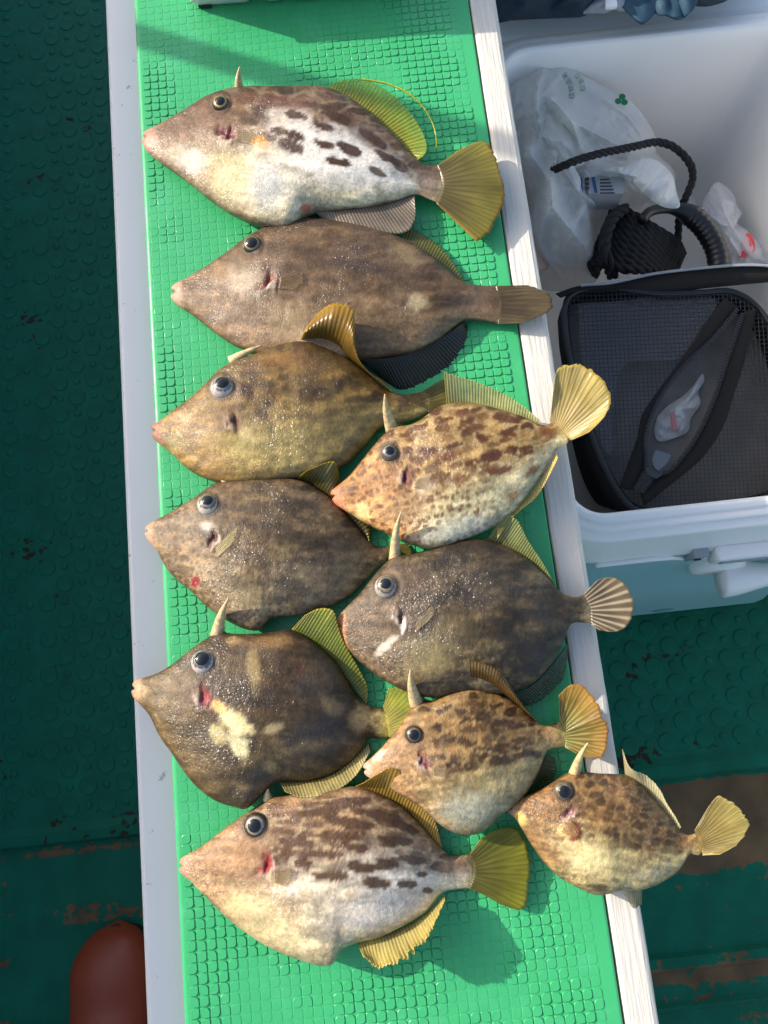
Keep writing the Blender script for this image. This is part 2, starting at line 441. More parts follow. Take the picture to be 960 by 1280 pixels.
# moulded discs: low domes with a rounded shoulder
def disc_mesh(name, r, h):
    m_ = MB(); rings = []
    for (f, z) in ((1.0, -0.001), (1.0, h * .35), (.96, h * .75), (.88, h), (.72, h * .94)):
        rings.append([(r * f * math.cos(a), r * f * math.sin(a), z) for a in [2 * math.pi * k / 20 for k in range(20)]])
    m_.loft(rings, False, True)
    me = bpy.data.meshes.new(name); me.from_pydata(m_.V, [], m_.Fc); me.materials.append(M['deck_top'])
    me.polygons.foreach_set('use_smooth', np.ones(len(me.polygons), bool)); return me
big = disc_mesh('raised_disc', 0.0118, 0.0011); small_spots = []
PIT = 0.049
for i in range(-26, 26):
    for j in range(-10, 70):
        y = Y_LIP0 + 0.021 + j * PIT / 2
        x = (i + (0.5 if j % 2 else 0.0)) * PIT - 0.008
        pxx, pyy = PX(np.array([x, y, 0.0]))
        if j < 0 or pyy < -30 or pxx < -30 or pxx > 990: continue
        if 155 + .04 * pyy < pxx < 610 + .16 * pyy: continue
        if pxx > 600 and pyy < 740: continue
        if 20 < pxx - .018 * pyy < 34 and pxx < 100: continue
        d = bpy.data.objects.new('raised_disc', big); coll.objects.link(d); d.parent = panel; d.location = (x, y, 0)
        small_spots.append((x + PIT / 2, y))
mb = MB()
for (x, y) in small_spots:
    rings = []
    for (f, z) in ((1.0, -0.001), (.95, .0007), (.7, .0011)):
        rings.append([(x + .0052 * f * math.cos(a), y + .0052 * f * math.sin(a), z) for a in [2 * math.pi * k / 12 for k in range(12)]])
    mb.loft(rings, False, True)
o = mb.build('small_studs', M['deck_top'], panel, True); o['kind'] = 'stuff'

# bulwarks: the one on the left keeps the low sun off the deck and the bench's left trim
XBL = -0.86
ZBL = (ZT - 0.0045) + (X_PADL - XBL) * TANX
def bulwark(xi, xo, h, label):
    t = thing('bulwark', label, 'bulwark', ((xi + xo) / 2, 0.2, -0.7), None)
    m1 = MB(); m1.box(min(xi, xo), max(xi, xo), -2.2, 2.6, -0.7, h - 0.03); m1.build('hull_side', M['hull'], t)
    m2 = MB(); m2.box(min(xi, xo) - .0, max(xi, xo) + .0, -2.2, 2.6, h - 0.03, h, 0.004); m2.build('cap_rail', M['bench_side'], t)
    return t
bulwark(XBL, XBL - 0.07, ZBL, 'painted boat side wall with white cap rail left of the bench')
bulwark(1.02, 1.10, 0.42, 'low painted boat side wall with white cap rail beyond the cooler')
# stanchion on the left side: its shadow is the soft band across the top of the mat
pb = W(262, 70, ZT); t_ = (pb[0] - (XBL - .035)) / -SUN_H[0]
ps = (XBL - .035, float(pb[1] + SUN_H[1] * t_))
t = thing('stanchion', 'steel rail post standing on the left boat side', 'post', (ps[0], ps[1], ZBL))
m1 = MB(); m1.tube([(ps[0], ps[1], ZBL - .01), (ps[0], ps[1], ZBL + .75)], 0.0125, 16); m1.build('pole', M['metal'], t, True)
m1 = MB(); m1.tube([(ps[0], ps[1], ZBL), (ps[0], ps[1], ZBL + .008)], 0.028, 20); m1.build('foot_plate', M['metal'], t, True)

# ------------------------------------------------------------------ bench with its green mat
YB0, YB1 = -0.85, 1.0
bench = thing('bench', 'narrow bench with green embossed mat between two white edge strips, under the fish', 'bench', ((X_TL0 + X_TR1) / 2, 0, 0))
mb = MB(); mb.box(X_TL0 + .02, X_TR1 - .015, YB0, YB1, -0.005, ZT - .03); mb.build('bench_box', M['bench_side'], bench)
mb = MB(); mb.box(X_TL0, X_PADL + .004, YB0, YB1, ZT - .032, ZT - .0125, .004); mb.build('edge_strip', M['trim_white'], bench, True)
# right strip: slightly wavy painted wood
ys = np.linspace(YB0, YB1, 240); rings = []
for i, y in enumerate(ys):
    w1 = 0.0008 * (fbm(np.array([y * 30.]), np.array([0.3]), 5)[0] - .5); w2 = 0.0012 * (fbm(np.array([y * 24.]), np.array([4.3]), 6)[0] - .5)
    a, b_, zt = X_PADR + .0012 + w1, X_TR1 + w2, ZT - .0005
    rings.append([(a, y, zt - .03), (b_, y, zt - .03), (b_ + .0003, y, zt - .004), (b_ - .0012, y, zt - .0012), (b_ - .004, y, zt), (a + .003, y, zt), (a + .0006, y, zt - .0008), (a, y, zt - .003)])
mb = MB(); mb.loft([r[::-1] for r in rings]); mb.build('edge_strip', M['trim_wood'], bench)
# mat slab with rounded long edges
pr = []
bz = ZT - .0008
for a in np.linspace(180, 90, 6): pr.append((X_PADL + .004 + .004 * math.cos(math.radians(a)), bz - .004 + .004 * math.sin(math.radians(a))))
for a in np.linspace(90, 0, 5): pr.append((X_PADR - .002 + .002 * math.cos(math.radians(a)), bz - .002 + .002 * math.sin(math.radians(a))))
pr = [(X_PADL, ZT - .0125)] + pr + [(X_PADR, ZT - .02), (X_PADL + .006, ZT - .02)]
mb = MB(); mb.loft([[(x, y, z) for x, z in pr] for y in (YB0, YB1)][::-1]); pad = mb.build('green_mat', M['mat_green'], bench, False)
# the embossing: four-petal groups of small raised pads
P_ = 0.0073; V = []; Fc = []
petal = []
for (cx, cy, r, a0) in ((.5, -.5, .38, -90), (.5, .5, .12, 0), (-.5, .5, .38, 90), (-.5, -.5, .12, 180)):
    for k in range(4):
        a = math.radians(a0 + 30 * k); petal.append((cx * .93 - math.copysign(r, cx) + r * math.cos(a), cy * .93 - math.copysign(r, cy) + r * math.sin(a)))
petal = np.array(petal); NP = len(petal)
y_lo = YB0 + .012; y_hi = YB1 - .012
nx = int((X_PADR - X_PADL - .012) / P_); x_off = X_PADL + .0085
ny = int((y_hi - y_lo) / P_)
gx, gy = np.meshgrid(np.arange(nx), np.arange(ny)); gx = gx.ravel(); gy = gy.ravel()
hh = fbm(gx / 7.0, gy / 7.0, 3, 3)
hgt = 0.00018 + 0.00085 * sstep(.42, .64, hh)
sc_ = 0.97 + 0.05 * rng.random(len(gx))
for (zf, ins) in ((-.0003, 1.0), (.7, .975), (1.0, .91)):
    for q in range(1):
        flip = np.where((gx + gy) % 2 == 0, 1.0, -1.0)
        X = x_off + (gx[:, None] + petal[None, :, 0] * flip[:, None] * ins * sc_[:, None]) * P_
        Y = y_lo + (gy[:, None] + petal[None, :, 1] * ins * sc_[:, None]) * P_
        Zv = bz + np.where(zf > 0, hgt * zf, -.0004)[:, None] + 0 * X
        V.append(np.stack([X, Y, Zv], -1))
V = np.stack(V, 1)                      # cell, ring, vert, 3
nc = len(gx); base = np.arange(nc) * 3 * NP
faces = []
fl = ((gx + gy) % 2 == 1)
for c in range(nc):
    b0 = int(base[c]); rv = fl[c]
    for r_ in range(2):
        for j in range(NP):
            k = (j + 1) % NP
            f = (b0 + r_ * NP + j, b0 + r_ * NP + k, b0 + (r_ + 1) * NP + k, b0 + (r_ + 1) * NP + j)
            faces.append(f[::-1] if rv else f)
    f = tuple(b0 + 2 * NP + j for j in range(NP)); faces.append(f[::-1] if rv else f)
o = mesh_obj('embossed_pattern', V.reshape(-1, 3), faces, M['mat_green'], bench, None, False); o['kind'] = 'stuff'

# ------------------------------------------------------------------ fish
def tr(f, p): return np.array([f['o'][0] + np.asarray(p, float)[..., 0] / f['sc'], f['o'][1] + np.asarray(p, float)[..., 1] / f['sc']]).T

def gsm(a, sig):
    r = int(sig * 3) + 1; k = np.exp(-.5 * (np.arange(-r, r + 1) / sig) ** 2); k /= k.sum()
    return np.convolve(np.pad(a, r, 'edge'), k, 'valid')

def make_fin(parent, name, f, base, tip, zb, zt, rays, c, rag=0.05, arch=0.0, nv=16, alpha=(0.9, 0.8), ridge=0.0004, seed=1, wave=0.0, sub=7, fork=True):
    """c: (membrane near base, membrane at tip, ray, edge)  colours of the photograph's pigments"""
    rays = int(rays * (1.45 if name != 'pectoral_fin' else 1)); n = rays * sub + 1
    Bp = spline(tr(f, base), n); Tp = spline(tr(f, tip), n)
    u = np.linspace(0, 1, n); v = np.linspace(0, 1, nv)
    ray = 0.5 + 0.5 * np.cos(2 * np.pi * rays * u)
    per = hsh(np.floor(u * rays + .5), np.zeros(n), seed)
    ext = 1 - .025 * hsh(np.arange(n) // 2, np.ones(n), seed + 3) + rag * (per - .6) * .7 - rag * .35 * (1 - ray) * per - rag * 1.6 * np.clip(fbm(u * rays * .5 + seed, u * 0, seed + 9, 2) - .58, 0, 1)
    zb = np.interp(u, np.linspace(0, 1, len(np.atleast_1d(zb))), np.atleast_1d(zb)); zt = np.interp(u, np.linspace(0, 1, len(np.atleast_1d(zt))), np.atleast_1d(zt))
    UU, VV = np.meshgrid(u, v); R = ray[None, :] + 0 * VV
    Q = Bp[None] + (Tp - Bp)[None] * (VV * (1 + (ext - 1)[None] * VV ** 4))[..., None]
    bend = fbm(UU * 5 + seed, VV * 2, seed + 5, 2) - .5
    Z = zb[None] * (1 - VV) + zt[None] * VV + arch * np.sin(VV * np.pi) + min(ridge, .0005) * (.22 if name == 'tail_fin' else .45) * (R - .5) * 2 * np.minimum(1, VV * 4 + .2) + wave * bend * VV
    P = W(Q[..., 0], Q[..., 1], Z)
    cl = [lin(x) * .84 for x in c]
    mem = cl[0] * (1 - VV[..., None]) + cl[1] * VV[..., None]
    no = fbm(UU * rays * .9 + seed * 3, VV * 3 + seed, seed, 3)[..., None]
    mem = mem * (0.5 + 1.0 * fbm(UU * 6 + seed, VV * 2.2, seed + 13, 3)[..., None]) * (.8 + .4 * no)
    rr = R
    if fork:   # each ray splits into two towards the edge
        r2 = 0.5 + 0.5 * np.cos(4 * np.pi * rays * UU); k = sstep(.45, .75, VV); rr = R * (1 - k) + r2 * k
    rm = (sstep(.55, 1.0, rr) * (0.45 + .55 * no[..., 0]) * .8)[..., None]
    col = mem * (1 - rm) + cl[2] * rm
    em = sstep(.93, 1.0, VV)[..., None] * .7 * (.5 + no)
    col = col * (1 - em) + cl[3] * em
    em2 = np.maximum(sstep(.965, .995, UU), sstep(.035, .005, UU))[..., None] * .6
    col = col * (1 - em2) + cl[3] * em2
    A = alpha[0] * (1 - VV) + alpha[1] * VV
    A = np.clip(A + .3 * rm[..., 0] + .2 * em[..., 0], 0, 1)
    idx = np.arange(n * nv).reshape(nv, n)
    fc = np.stack([idx[:-1, :-1], idx[:-1, 1:], idx[1:, 1:], idx[1:, :-1]], -1).reshape(-1, 4)
    ob = mesh_obj(name, P.reshape(-1, 3), fc.tolist(), M['fin'], parent, np.concatenate([col.reshape(-1, 3), A.reshape(-1, 1)], 1))
    md = ob.modifiers.new('thickness', 'SOLIDIFY'); md.thickness = 0.00035; md.offset = 0
    return ob

def build_fish(f):
    A = tr(f, f['A']); B = tr(f, f['B']); S = np.linalg.norm(B - A); e = (B - A) / S; nrm = np.array([e[1], -e[0]])
    D = tr(f, f['dors']); Vn = tr(f, f['vent']); k = S / 374.0
    def sd(P): return (P - A) @ e, (P - A) @ nrm
    NS = f.get('ns', 250); nt = 76; nb = 22
    s0 = min(sd(D)[0][0], sd(Vn)[0][0]) - 1.5 * k
    s1 = S + 5 * k
    s = s0 + (s1 - s0) * np.linspace(0, 1, NS)
    ds, dd = sd(spline(D, 400)); vs, vd = sd(spline(Vn, 400))
    i = np.argsort(ds); top = gsm(np.interp(s, ds[i], dd[i]), 2.0); i = np.argsort(vs); bot = gsm(np.interp(s, vs[i], vd[i]), 1.6)
    u = (s - s0) / (s1 - s0)
    cap = np.sqrt(np.clip(1 - (1 - np.clip((s - s0) / (7 * k), 0, 1)) ** 2, 0.0004, 1))
    cap2 = np.sqrt(np.clip(1 - (np.clip((s - (s1 - 6 * k)) / (7 * k), 0, 1)) ** 2, 0.02, 1))
    mid = (top + bot) / 2; hw = (top - bot) / 2 * cap * cap2
    T = f['T'] * .86
    prof = np.interp(u, [0, .04, .12, .25, .42, .6, .78, .9, 1], [.22, .30, .50, .82, 1.0, .98, .66, .26, .05])
    prof = gsm(prof, 13)
    hw_m = hw / 1650.0
    hh = gsm(np.minimum(T / 2 * prof, hw_m * .80), 5) * np.minimum(cap, cap2) ** .7
    lift = np.interp(u, np.linspace(0, 1, len(f['lift'])), f['lift'])
    lift = gsm(lift, 8)
    zmid = ZT + .0004 + lift + hh * .86
    ph = np.r_[np.linspace(0, np.pi, nt + 1), np.linspace(np.pi, 2 * np.pi, nb + 1)[1:-1]]
    C = np.cos(ph); Sn = np.sin(ph)
    # lips: a small notch between the jaws
    ss = s[:, None] + 0 * C[None]
    d = mid[:, None] + hw[:, None] * C[None]
    gap = np.exp(-((d - mid[:, None]) / (2.3 * k)) ** 2) * np.clip(1 - (s[:, None] - s0) / (9 * k), 0, 1)
    ss = ss + gap * 6.5 * k
    lens = np.sign(Sn) * np.abs(Sn) ** np.where(Sn > 0, .72, .7)
    z = zmid[:, None] + hh[:, None] * np.where(lens > 0, lens * 1.12, lens * .86)[None]
    Px = A[0] + e[0] * ss + nrm[0] * d; Py = A[1] + e[1] * ss + nrm[1] * d
    P = W(Px, Py, zmid[:, None] + 0 * d)
    P[..., 2] = z
    # where the skin is seen in the photograph
    qx, qy = PX(P.reshape(-1, 3)); qx = qx.reshape(d.shape); qy = qy.reshape(d.shape)
    topm = (Sn > 0)[None] * np.minimum(1, np.abs(Sn) * 3)[None]
    sq = (qx - A[0]) * e[0] + (qy - A[1]) * e[1]; dq = (qx - A[0]) * nrm[0] + (qy - A[1]) * nrm[1]
    uq = sq / S; vq = np.clip((dq - np.interp(sq, s, bot)) / np.maximum(np.interp(sq, s, top - bot), 4), 0, 1)
    x_ = sq / k; y_ = dq / k; sd_ = f['seed']
    # ---- relief
    rel = .0030 * (fbm(x_ / 60, y_ / 40, sd_ + 40, 3) - .5) + .0007 * (fbm(x_ / 9, y_ / 9, sd_ + 41, 3) - .5)
    # flank seams: shallow crease behind the gill and round the belly
    cre = np.exp(-((uq - .30 - .05 * np.sin(vq * 3)) / .012) ** 2) * sstep(.1, .3, vq) * (1 - sstep(.6, .75, vq))
    rel -= .0001 * cre
    ex, ey = tr(f, f['eye'][0]); er = f['eye'][1] / f['sc']
    re = np.hypot(qx - ex, qy - ey) / er
    rel += .0012 * k * np.exp(-(re / 1.5) ** 2)
    rel -= .0004 * np.exp(-((re - 1.25) / .22) ** 2)
    gx0, gy0 = tr(f, f['gill'][0]); ga = math.radians(f['gill'][2]); gr = f['gill'][1] / f['sc']
    gu = ((qx - gx0) * math.cos(ga) + (qy - gy0) * math.sin(ga)) / gr; gv = (-(qx - gx0) * math.sin(ga) + (qy - gy0) * math.cos(ga)) / gr
    gn = fbm(x_ / 6, y_ / 6, sd_ + 80, 3) - .5; gu = gu * 1.1 + .8 * gn; gv = gv + .25 * (gu ** 2 - .3) + 1.0 * (fbm(x_ / 7, y_ / 7, sd_ + 81, 3) - .5)
    rel -= .0030 * k * np.exp(-(gu ** 2) * 1.3 - (gv / .3) ** 2)
    rel += .0016 * k * np.exp(-(gu ** 2) * 1.0 - ((gv - .62) / .28) ** 2)
    P[..., 2] += rel * topm
    # ---- pigment
    nz = fbm(x_ / 38, y_ / 26, sd_, 4); n2 = fbm(x_ / 7, y_ / 7, sd_ + 3, 3); nst = fbm(x_ / 46, y_ / 7, sd_ + 6, 4)
    mixv = sstep(f['split'][0], f['split'][1], vq + .30 * (nz - .5))[..., None]
    col = lin(f['belly']) * (1 - mixv) + lin(f['back']) * mixv
    if 'flank' in f:
        fm = (np.exp(-((vq - f['flank'][1]) / f['flank'][2]) ** 2) * sstep(.25, .4, uq) * (.3 + 1.0 * nz))[..., None]
        fm = np.clip(fm, 0, 1); col = col * (1 - fm) + lin(f['flank'][0]) * fm
    hm = (1 - sstep(.12, .42, uq + .3 * (nz - .5) + .12 * (vq - .5)))[..., None] * f.get('headamt', .8)
    col = col * (1 - hm) + lin(f['head']) * hm * (.8 + .4 * n2[..., None])
    n4 = fbm(x_ / 3.2, y_ / 2.6, sd_ + 16, 2); nf = fbm(x_ / 16, y_ / 11, sd_ + 17, 4)
    col = col * (0.45 + 1.1 * nst[..., None]) * (.62 + .76 * nf[..., None]) * (.75 + .5 * n4[..., None])
    dk = lin(f['dark'])
    if f['ret'][0] > 0:
        amp, lx, ly, thr = f['ret']
        wx = x_ + 22 * (fbm(x_ / 24, y_ / 18, sd_ + 8, 3) - .5); wy = y_ + 16 * (fbm(x_ / 26, y_ / 20, sd_ + 9, 2) - .5)
        f1, f2, cid = worley(wx / lx, wy / ly, sd_ + 10)
        fw = f1 + .55 * (fbm(x_ / 9, y_ / 6, sd_ + 12, 3) - .5)
        cell = (1 - sstep(.34, .50, fw)) * sstep(thr - .2, thr + .1, cid) * (.55 + .45 * sstep(0, 1, cid))
        reg = sstep(f['retv'][0], f['retv'][1], vq + .2 * (nz - .5)) * sstep(.2, .34, uq)
        a = (amp * cell * reg * (.7 + .7 * n2))[..., None]; a = np.clip(a, 0, .95)
        col = col * (1 - a) + dk * a
        # pale network between the cells
        net = (1 - sstep(.0, .26, f2 - f1 + .25 * (n2 - .5))) * reg * f.get('net', .25)
        col = col * (1 - net[..., None]) + lin(f['belly']) * net[..., None]
    if f['spot'][0] > 0:
        amp, ls, umax = f['spot']
        f1, f2, cid = worley(x_ / ls + 3 * (n2 - .5) * .3, y_ / ls, sd_ + 30)
        sp = (1 - sstep(.26, .42, f1 + .2 * (n2 - .5))) * sstep(.05, .3, cid)
        reg = (1 - sstep(umax, umax + .2, uq + .35 * (vq - .5) * 1.0)) * sstep(.035, .09, uq)
        a = (amp * sp * reg)[..., None]; col = col * (1 - a) + lin(f.get('spotcol', f['dark'])) * a
    # dark bars over the flank behind the head
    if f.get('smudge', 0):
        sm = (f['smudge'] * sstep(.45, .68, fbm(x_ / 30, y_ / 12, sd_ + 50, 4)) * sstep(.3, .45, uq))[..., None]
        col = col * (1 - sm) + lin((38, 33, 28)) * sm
    # lips, keel edges, eye rim
    lp = (1 - sstep(.018, .045, uq + .02 * (n2 - .5)))[..., None] * .9
    col = col * (1 - lp) + lin(f['lip']) * .78 * lp
    ed = np.maximum(sstep(.965, .995, vq), 1 - sstep(.01, .04, vq))[..., None] * .35 * sstep(.05, .1, uq)[..., None]
    col = col * (1 - ed) + lin((66, 52, 40)) * ed
    er_ = np.exp(-((re - 1.12) / .16) ** 2)[..., None] * .65
    col = col * (1 - er_) + lin((70, 55, 42)) * er_
    # gill slit: raw red opening with pale lip
    g1 = np.exp(-(gu ** 2) * 1.2 - (gv / .34) ** 2)[..., None]; g2 = np.exp(-(gu ** 2) * 1.4 - ((gv - .5) / .2) ** 2)[..., None]
    g3 = np.exp(-(gu ** 2) * .6 - (gv / .9) ** 2)[..., None] * .35
    col = col * (1 - g3) + lin((96, 72, 66)) * g3
    col = col * (1 - g2 * .6) + lin((216, 196, 180)) * g2 * .6
    gm = np.clip(g1 * 1.1, 0, .92); col = col * (1 - gm) + lin(f['gillcol']) * gm
    for b in f.get('blobs', ()):
        (bx, by, rx, ry, ang, cc, al, so) = b
        bx, by = tr(f, (bx, by)); rx /= f['sc']; ry /= f['sc']; a = math.radians(ang)
        uu = ((qx - bx) * math.cos(a) + (qy - by) * math.sin(a)) / rx; vv = (-(qx - bx) * math.sin(a) + (qy - by) * math.cos(a)) / ry
        r = np.hypot(uu, vv) + .9 * (fbm(x_ / 11, y_ / 8, sd_ + 70, 3) - .5)
        so2 = so if so > .45 else so * .55
        w = (min(al * 1.08, 1) * (1 - sstep(1 - so2, 1 + so2 * .6, r)))[..., None]
        col = col * (1 - w) + lin(cc) * w * (.85 + .3 * n2[..., None])
    tb = (sstep(.955, 1.0, uq + .03 * (n2 - .5)) * .6)[..., None]
    tc_ = [q for q in f['fins'] if q['n'] == 'tail_fin'][0]['c']
    col = col * (1 - tb) + (lin(tc_[0]) * .8 + lin(tc_[2]) * .2) * tb
    lu = (col @ np.array([.3, .6, .1]))[..., None]; col = col * (lu / lu.mean()) ** .22
    lu = (col @ np.array([.3, .6, .1]))[..., None]; col = np.maximum(lu + (col - lu) * 1.12, .004)
    col = np.clip(col * f.get('gain', .84), 0, 1)
    n = len(ph); idx = np.arange(NS * n).reshape(NS, n); nx_ = np.roll(idx, -1, 1)
    fc = np.stack([idx[:-1], nx_[:-1], nx_[1:], idx[1:]], -1).reshape(-1, 4).tolist()
    fc.append(tuple(idx[0].tolist()[::-1])); fc.append(tuple(idx[-1].tolist()))
    cen = P.reshape(-1, 3).mean(0)
    root = thing('filefish', f['label'], 'fish', (cen[0], cen[1], ZT), 'filefish laid out on the green mat')
    fc = [tuple(q[::-1]) for q in fc]
    mesh_obj('body', P.reshape(-1, 3), fc, M['skin'], root, col.reshape(-1, 3))
    flat = P[:, :nt + 1].reshape(-1, 3); fx, fy = qx[:, :nt + 1].ravel(), qy[:, :nt + 1].ravel()
    def zs(p):
        a, b = tr(f, p); return float(flat[np.argmin((fx - a) ** 2 + (fy - b) ** 2)][2])
    def zm(p):
        a, b = tr(f, p); q = (a - A[0]) * e[0] + (b - A[1]) * e[1]; return float(np.interp(q, s, zmid))
    # ---- eye: ball set in its socket, iris ring, domed pupil
    ez = zs(f['eye'][0]); R_ = er / 1650.0 * 1.02; off = np.array(f['eye'][2], float) / f['sc'] / er   # gaze offset in eye radii
    ew = W(ex, ey, ez + .2 * R_); nu, nvv = 40, 20; V = []; Cc = []
    ax = RIGHT * off[0] - UP * off[1]; gaze = np.array([ax[0], ax[1], 0]); gaze[2] = math.sqrt(max(.05, 1 - min(.95, gaze[0] ** 2 + gaze[1] ** 2))); gaze /= np.linalg.norm(gaze)
    for a in range(nvv + 1):
        th = math.pi * a / nvv
        for b in range(nu):
            p = 2 * math.pi * b / nu
            dv = np.array([math.sin(th) * math.cos(p), math.sin(th) * math.sin(p), math.cos(th)])
            V.append(ew + dv * np.array([R_, R_, R_ * .72]) - np.array([0, 0, R_ * .28]))
            an = math.acos(np.clip(dv @ gaze, -1, 1))
            c = lin(f['eye'][3]) * .72 if an > .86 else lin(f['eye'][4])
            if .80 < an < .92: c = lin((70, 62, 50))
            if an < .58: c = lin((150, 146, 130)) * .8
            Cc.append(c * (0.8 + .4 * random.random() ** 2))
    Fq = []
    for a in range(nvv):
        for b in range(nu):
            Fq.append((a * nu + b, (a + 1) * nu + b, (a + 1) * nu + (b + 1) % nu, a * nu + (b + 1) % nu))
    eye = mesh_obj('eye', V, Fq, M['eye'], root, np.array(Cc))
    # pupil: cap a hair proud of the ball
    t1 = np.cross(gaze, [0, 1, 0.1]); t1 /= np.linalg.norm(t1); t2 = np.cross(gaze, t1); rings = []; pr_ = f['eye'][5]
    for (q, h) in ((1.0, 1.0), (.97, 1.035), (.8, 1.06), (.5, 1.075), (.2, 1.08)):
        aa = pr_ * q; rg = []
        for kx in range(24):
            w_ = 2 * math.pi * kx / 24; dv = gaze * math.cos(aa) + (t1 * math.cos(w_) + t2 * math.sin(w_)) * math.sin(aa)
            rg.append(tuple(ew + dv * h * np.array([R_, R_, R_ * .72]) - np.array([0, 0, R_ * .28]) - eye.location * 0))
        rings.append(rg)
    m1 = MB(); m1.loft(rings, False, True)
    pu = m1.build('pupil', M['pupil'], None, True); pu.parent = eye
    pu.location = -(Vector(root.location) + Vector(eye.location))
    # ---- dorsal spine with its little web
    if 'spine' in f:
        (b0, tp, bw, lean, web) = f['spine']
        zb_ = zm(b0) + .002; nseg = 14; b0x, b0y = tr(f, b0); tx, ty = tr(f, tp)
        pts = []
        for q in np.linspace(-.08, 1, nseg):
            bow = math.sin(max(q, 0) * math.pi) * .05 * np.hypot(tx - b0x, ty - b0y)
            pts.append(W(b0x + (tx - b0x) * q + bow * nrm[1], b0y + (ty - b0y) * q - bow * .2, zb_ + lean * q))
        m1 = MB(); m1.tube(pts, [bw / 1650 * (1 - .9 * q ** 1.1) for q in np.linspace(0, 1, nseg)], 9)
        cols = []
        for q in np.linspace(0, 1, nseg):
            for j in range(9):
                cols.append(lin((214, 190, 140)) * (1 - q * .25) * (.7 + .5 * hsh(np.array([q * 30 // 1]), np.array([j // 3.]), 4)[0]))
        mesh_obj('dorsal_spine', m1.V, m1.Fc, M['skin'], root, np.array(cols))
        if web:
            make_fin(root, 'spine_web', f, [b0, (np.array(b0) + np.array(web)) / 2, web], [(np.array(b0) + (np.array(tp) - np.array(b0)) * .62), (np.array(b0) * .55 + np.array(tp) * .15 + np.array(web) * .3), web],
                     zm(b0), [zm(b0) + lean * .5, zm(b0) + lean * .1, zm(b0)], 3, ((150, 130, 90), (180, 165, 110), (170, 150, 100), (190, 175, 120)), 0, nv=6, alpha=(.8, .6))
    for fi, a in enumerate(f['fins']):
        a = dict(a); nm = a.pop('n'); zr = a.pop('rise', 0.0); zd = a.pop('base_dz', 0.0)
        bz_ = [zm(p) + zd for p in a['base']]
        if nm == 'pectoral_fin': bz_ = [zs(p) + .0008 for p in a['base']]
        if nm == 'tail_fin':
            m_ = [np.array(a['base'][0]), np.array(a['base'][-1])]
            bz_ = [float(zmid[-9] + hh[-9] * .75) + zd] * 2
            sh = -e * f['sc'] * 5 * k; a['base'] = [tuple(np.array(p) + sh) for p in a['base']]
        rs = np.atleast_1d(zr)
        zt_ = [float(np.mean(bz_)) + r for r in rs] if len(rs) != len(bz_) else [b + r for b, r in zip(bz_, rs)]
        if nm == 'pectoral_fin': zt_ = [max(zs(p) + .0012, ZT) + float(rs[0]) for p in a['tip']]
        base = a.pop('base'); tip = a.pop('tip')
        make_fin(root, nm, f, base, tip, bz_, zt_, seed=f['seed'] * 7 + fi, **a)
    if 'filament' in f:
        p = spline(tr(f, f['filament']), 24); m1 = MB()
        m1.tube([W(q[0], q[1], ZT + .014 - .006 * i / 23) for i, q in enumerate(p)], [.0009 * (1 - .4 * i / 23) for i in range(24)], 6)
        mesh_obj('fin_filament', m1.V, m1.Fc, M['skin'], root, np.tile(lin((196, 190, 40)), (len(m1.V), 1)))
    return root

PALE = (206, 196, 176)
def tail(base, tip, rays, c, rise=0.0, **kw): return dict(n='tail_fin', base=base, tip=tip, rays=rays, c=c, rise=rise, **kw)
def dorsal(base, tip, rays, c, rise=0.004, **kw): return dict(n='dorsal_fin', base=base, tip=tip, rays=rays, c=c, rise=rise, fork=False, **kw)
def anal(base, tip, rays, c, rise=-0.003, **kw): return dict(n='anal_fin', base=base, tip=tip, rays=rays, c=c, rise=rise, fork=False, **kw)
def pect(base, tip, rays=7, c=((140, 118, 86), (160, 138, 102), (176, 156, 120), (150, 130, 96)), rise=0.001, **kw):
    return dict(n='pectoral_fin', base=base, tip=tip, rays=rays, c=c, rise=rise, alpha=(.45, .12), nv=10, ridge=.0002, rag=.25, **kw)
BR = (84, 58, 40)
FISH = []
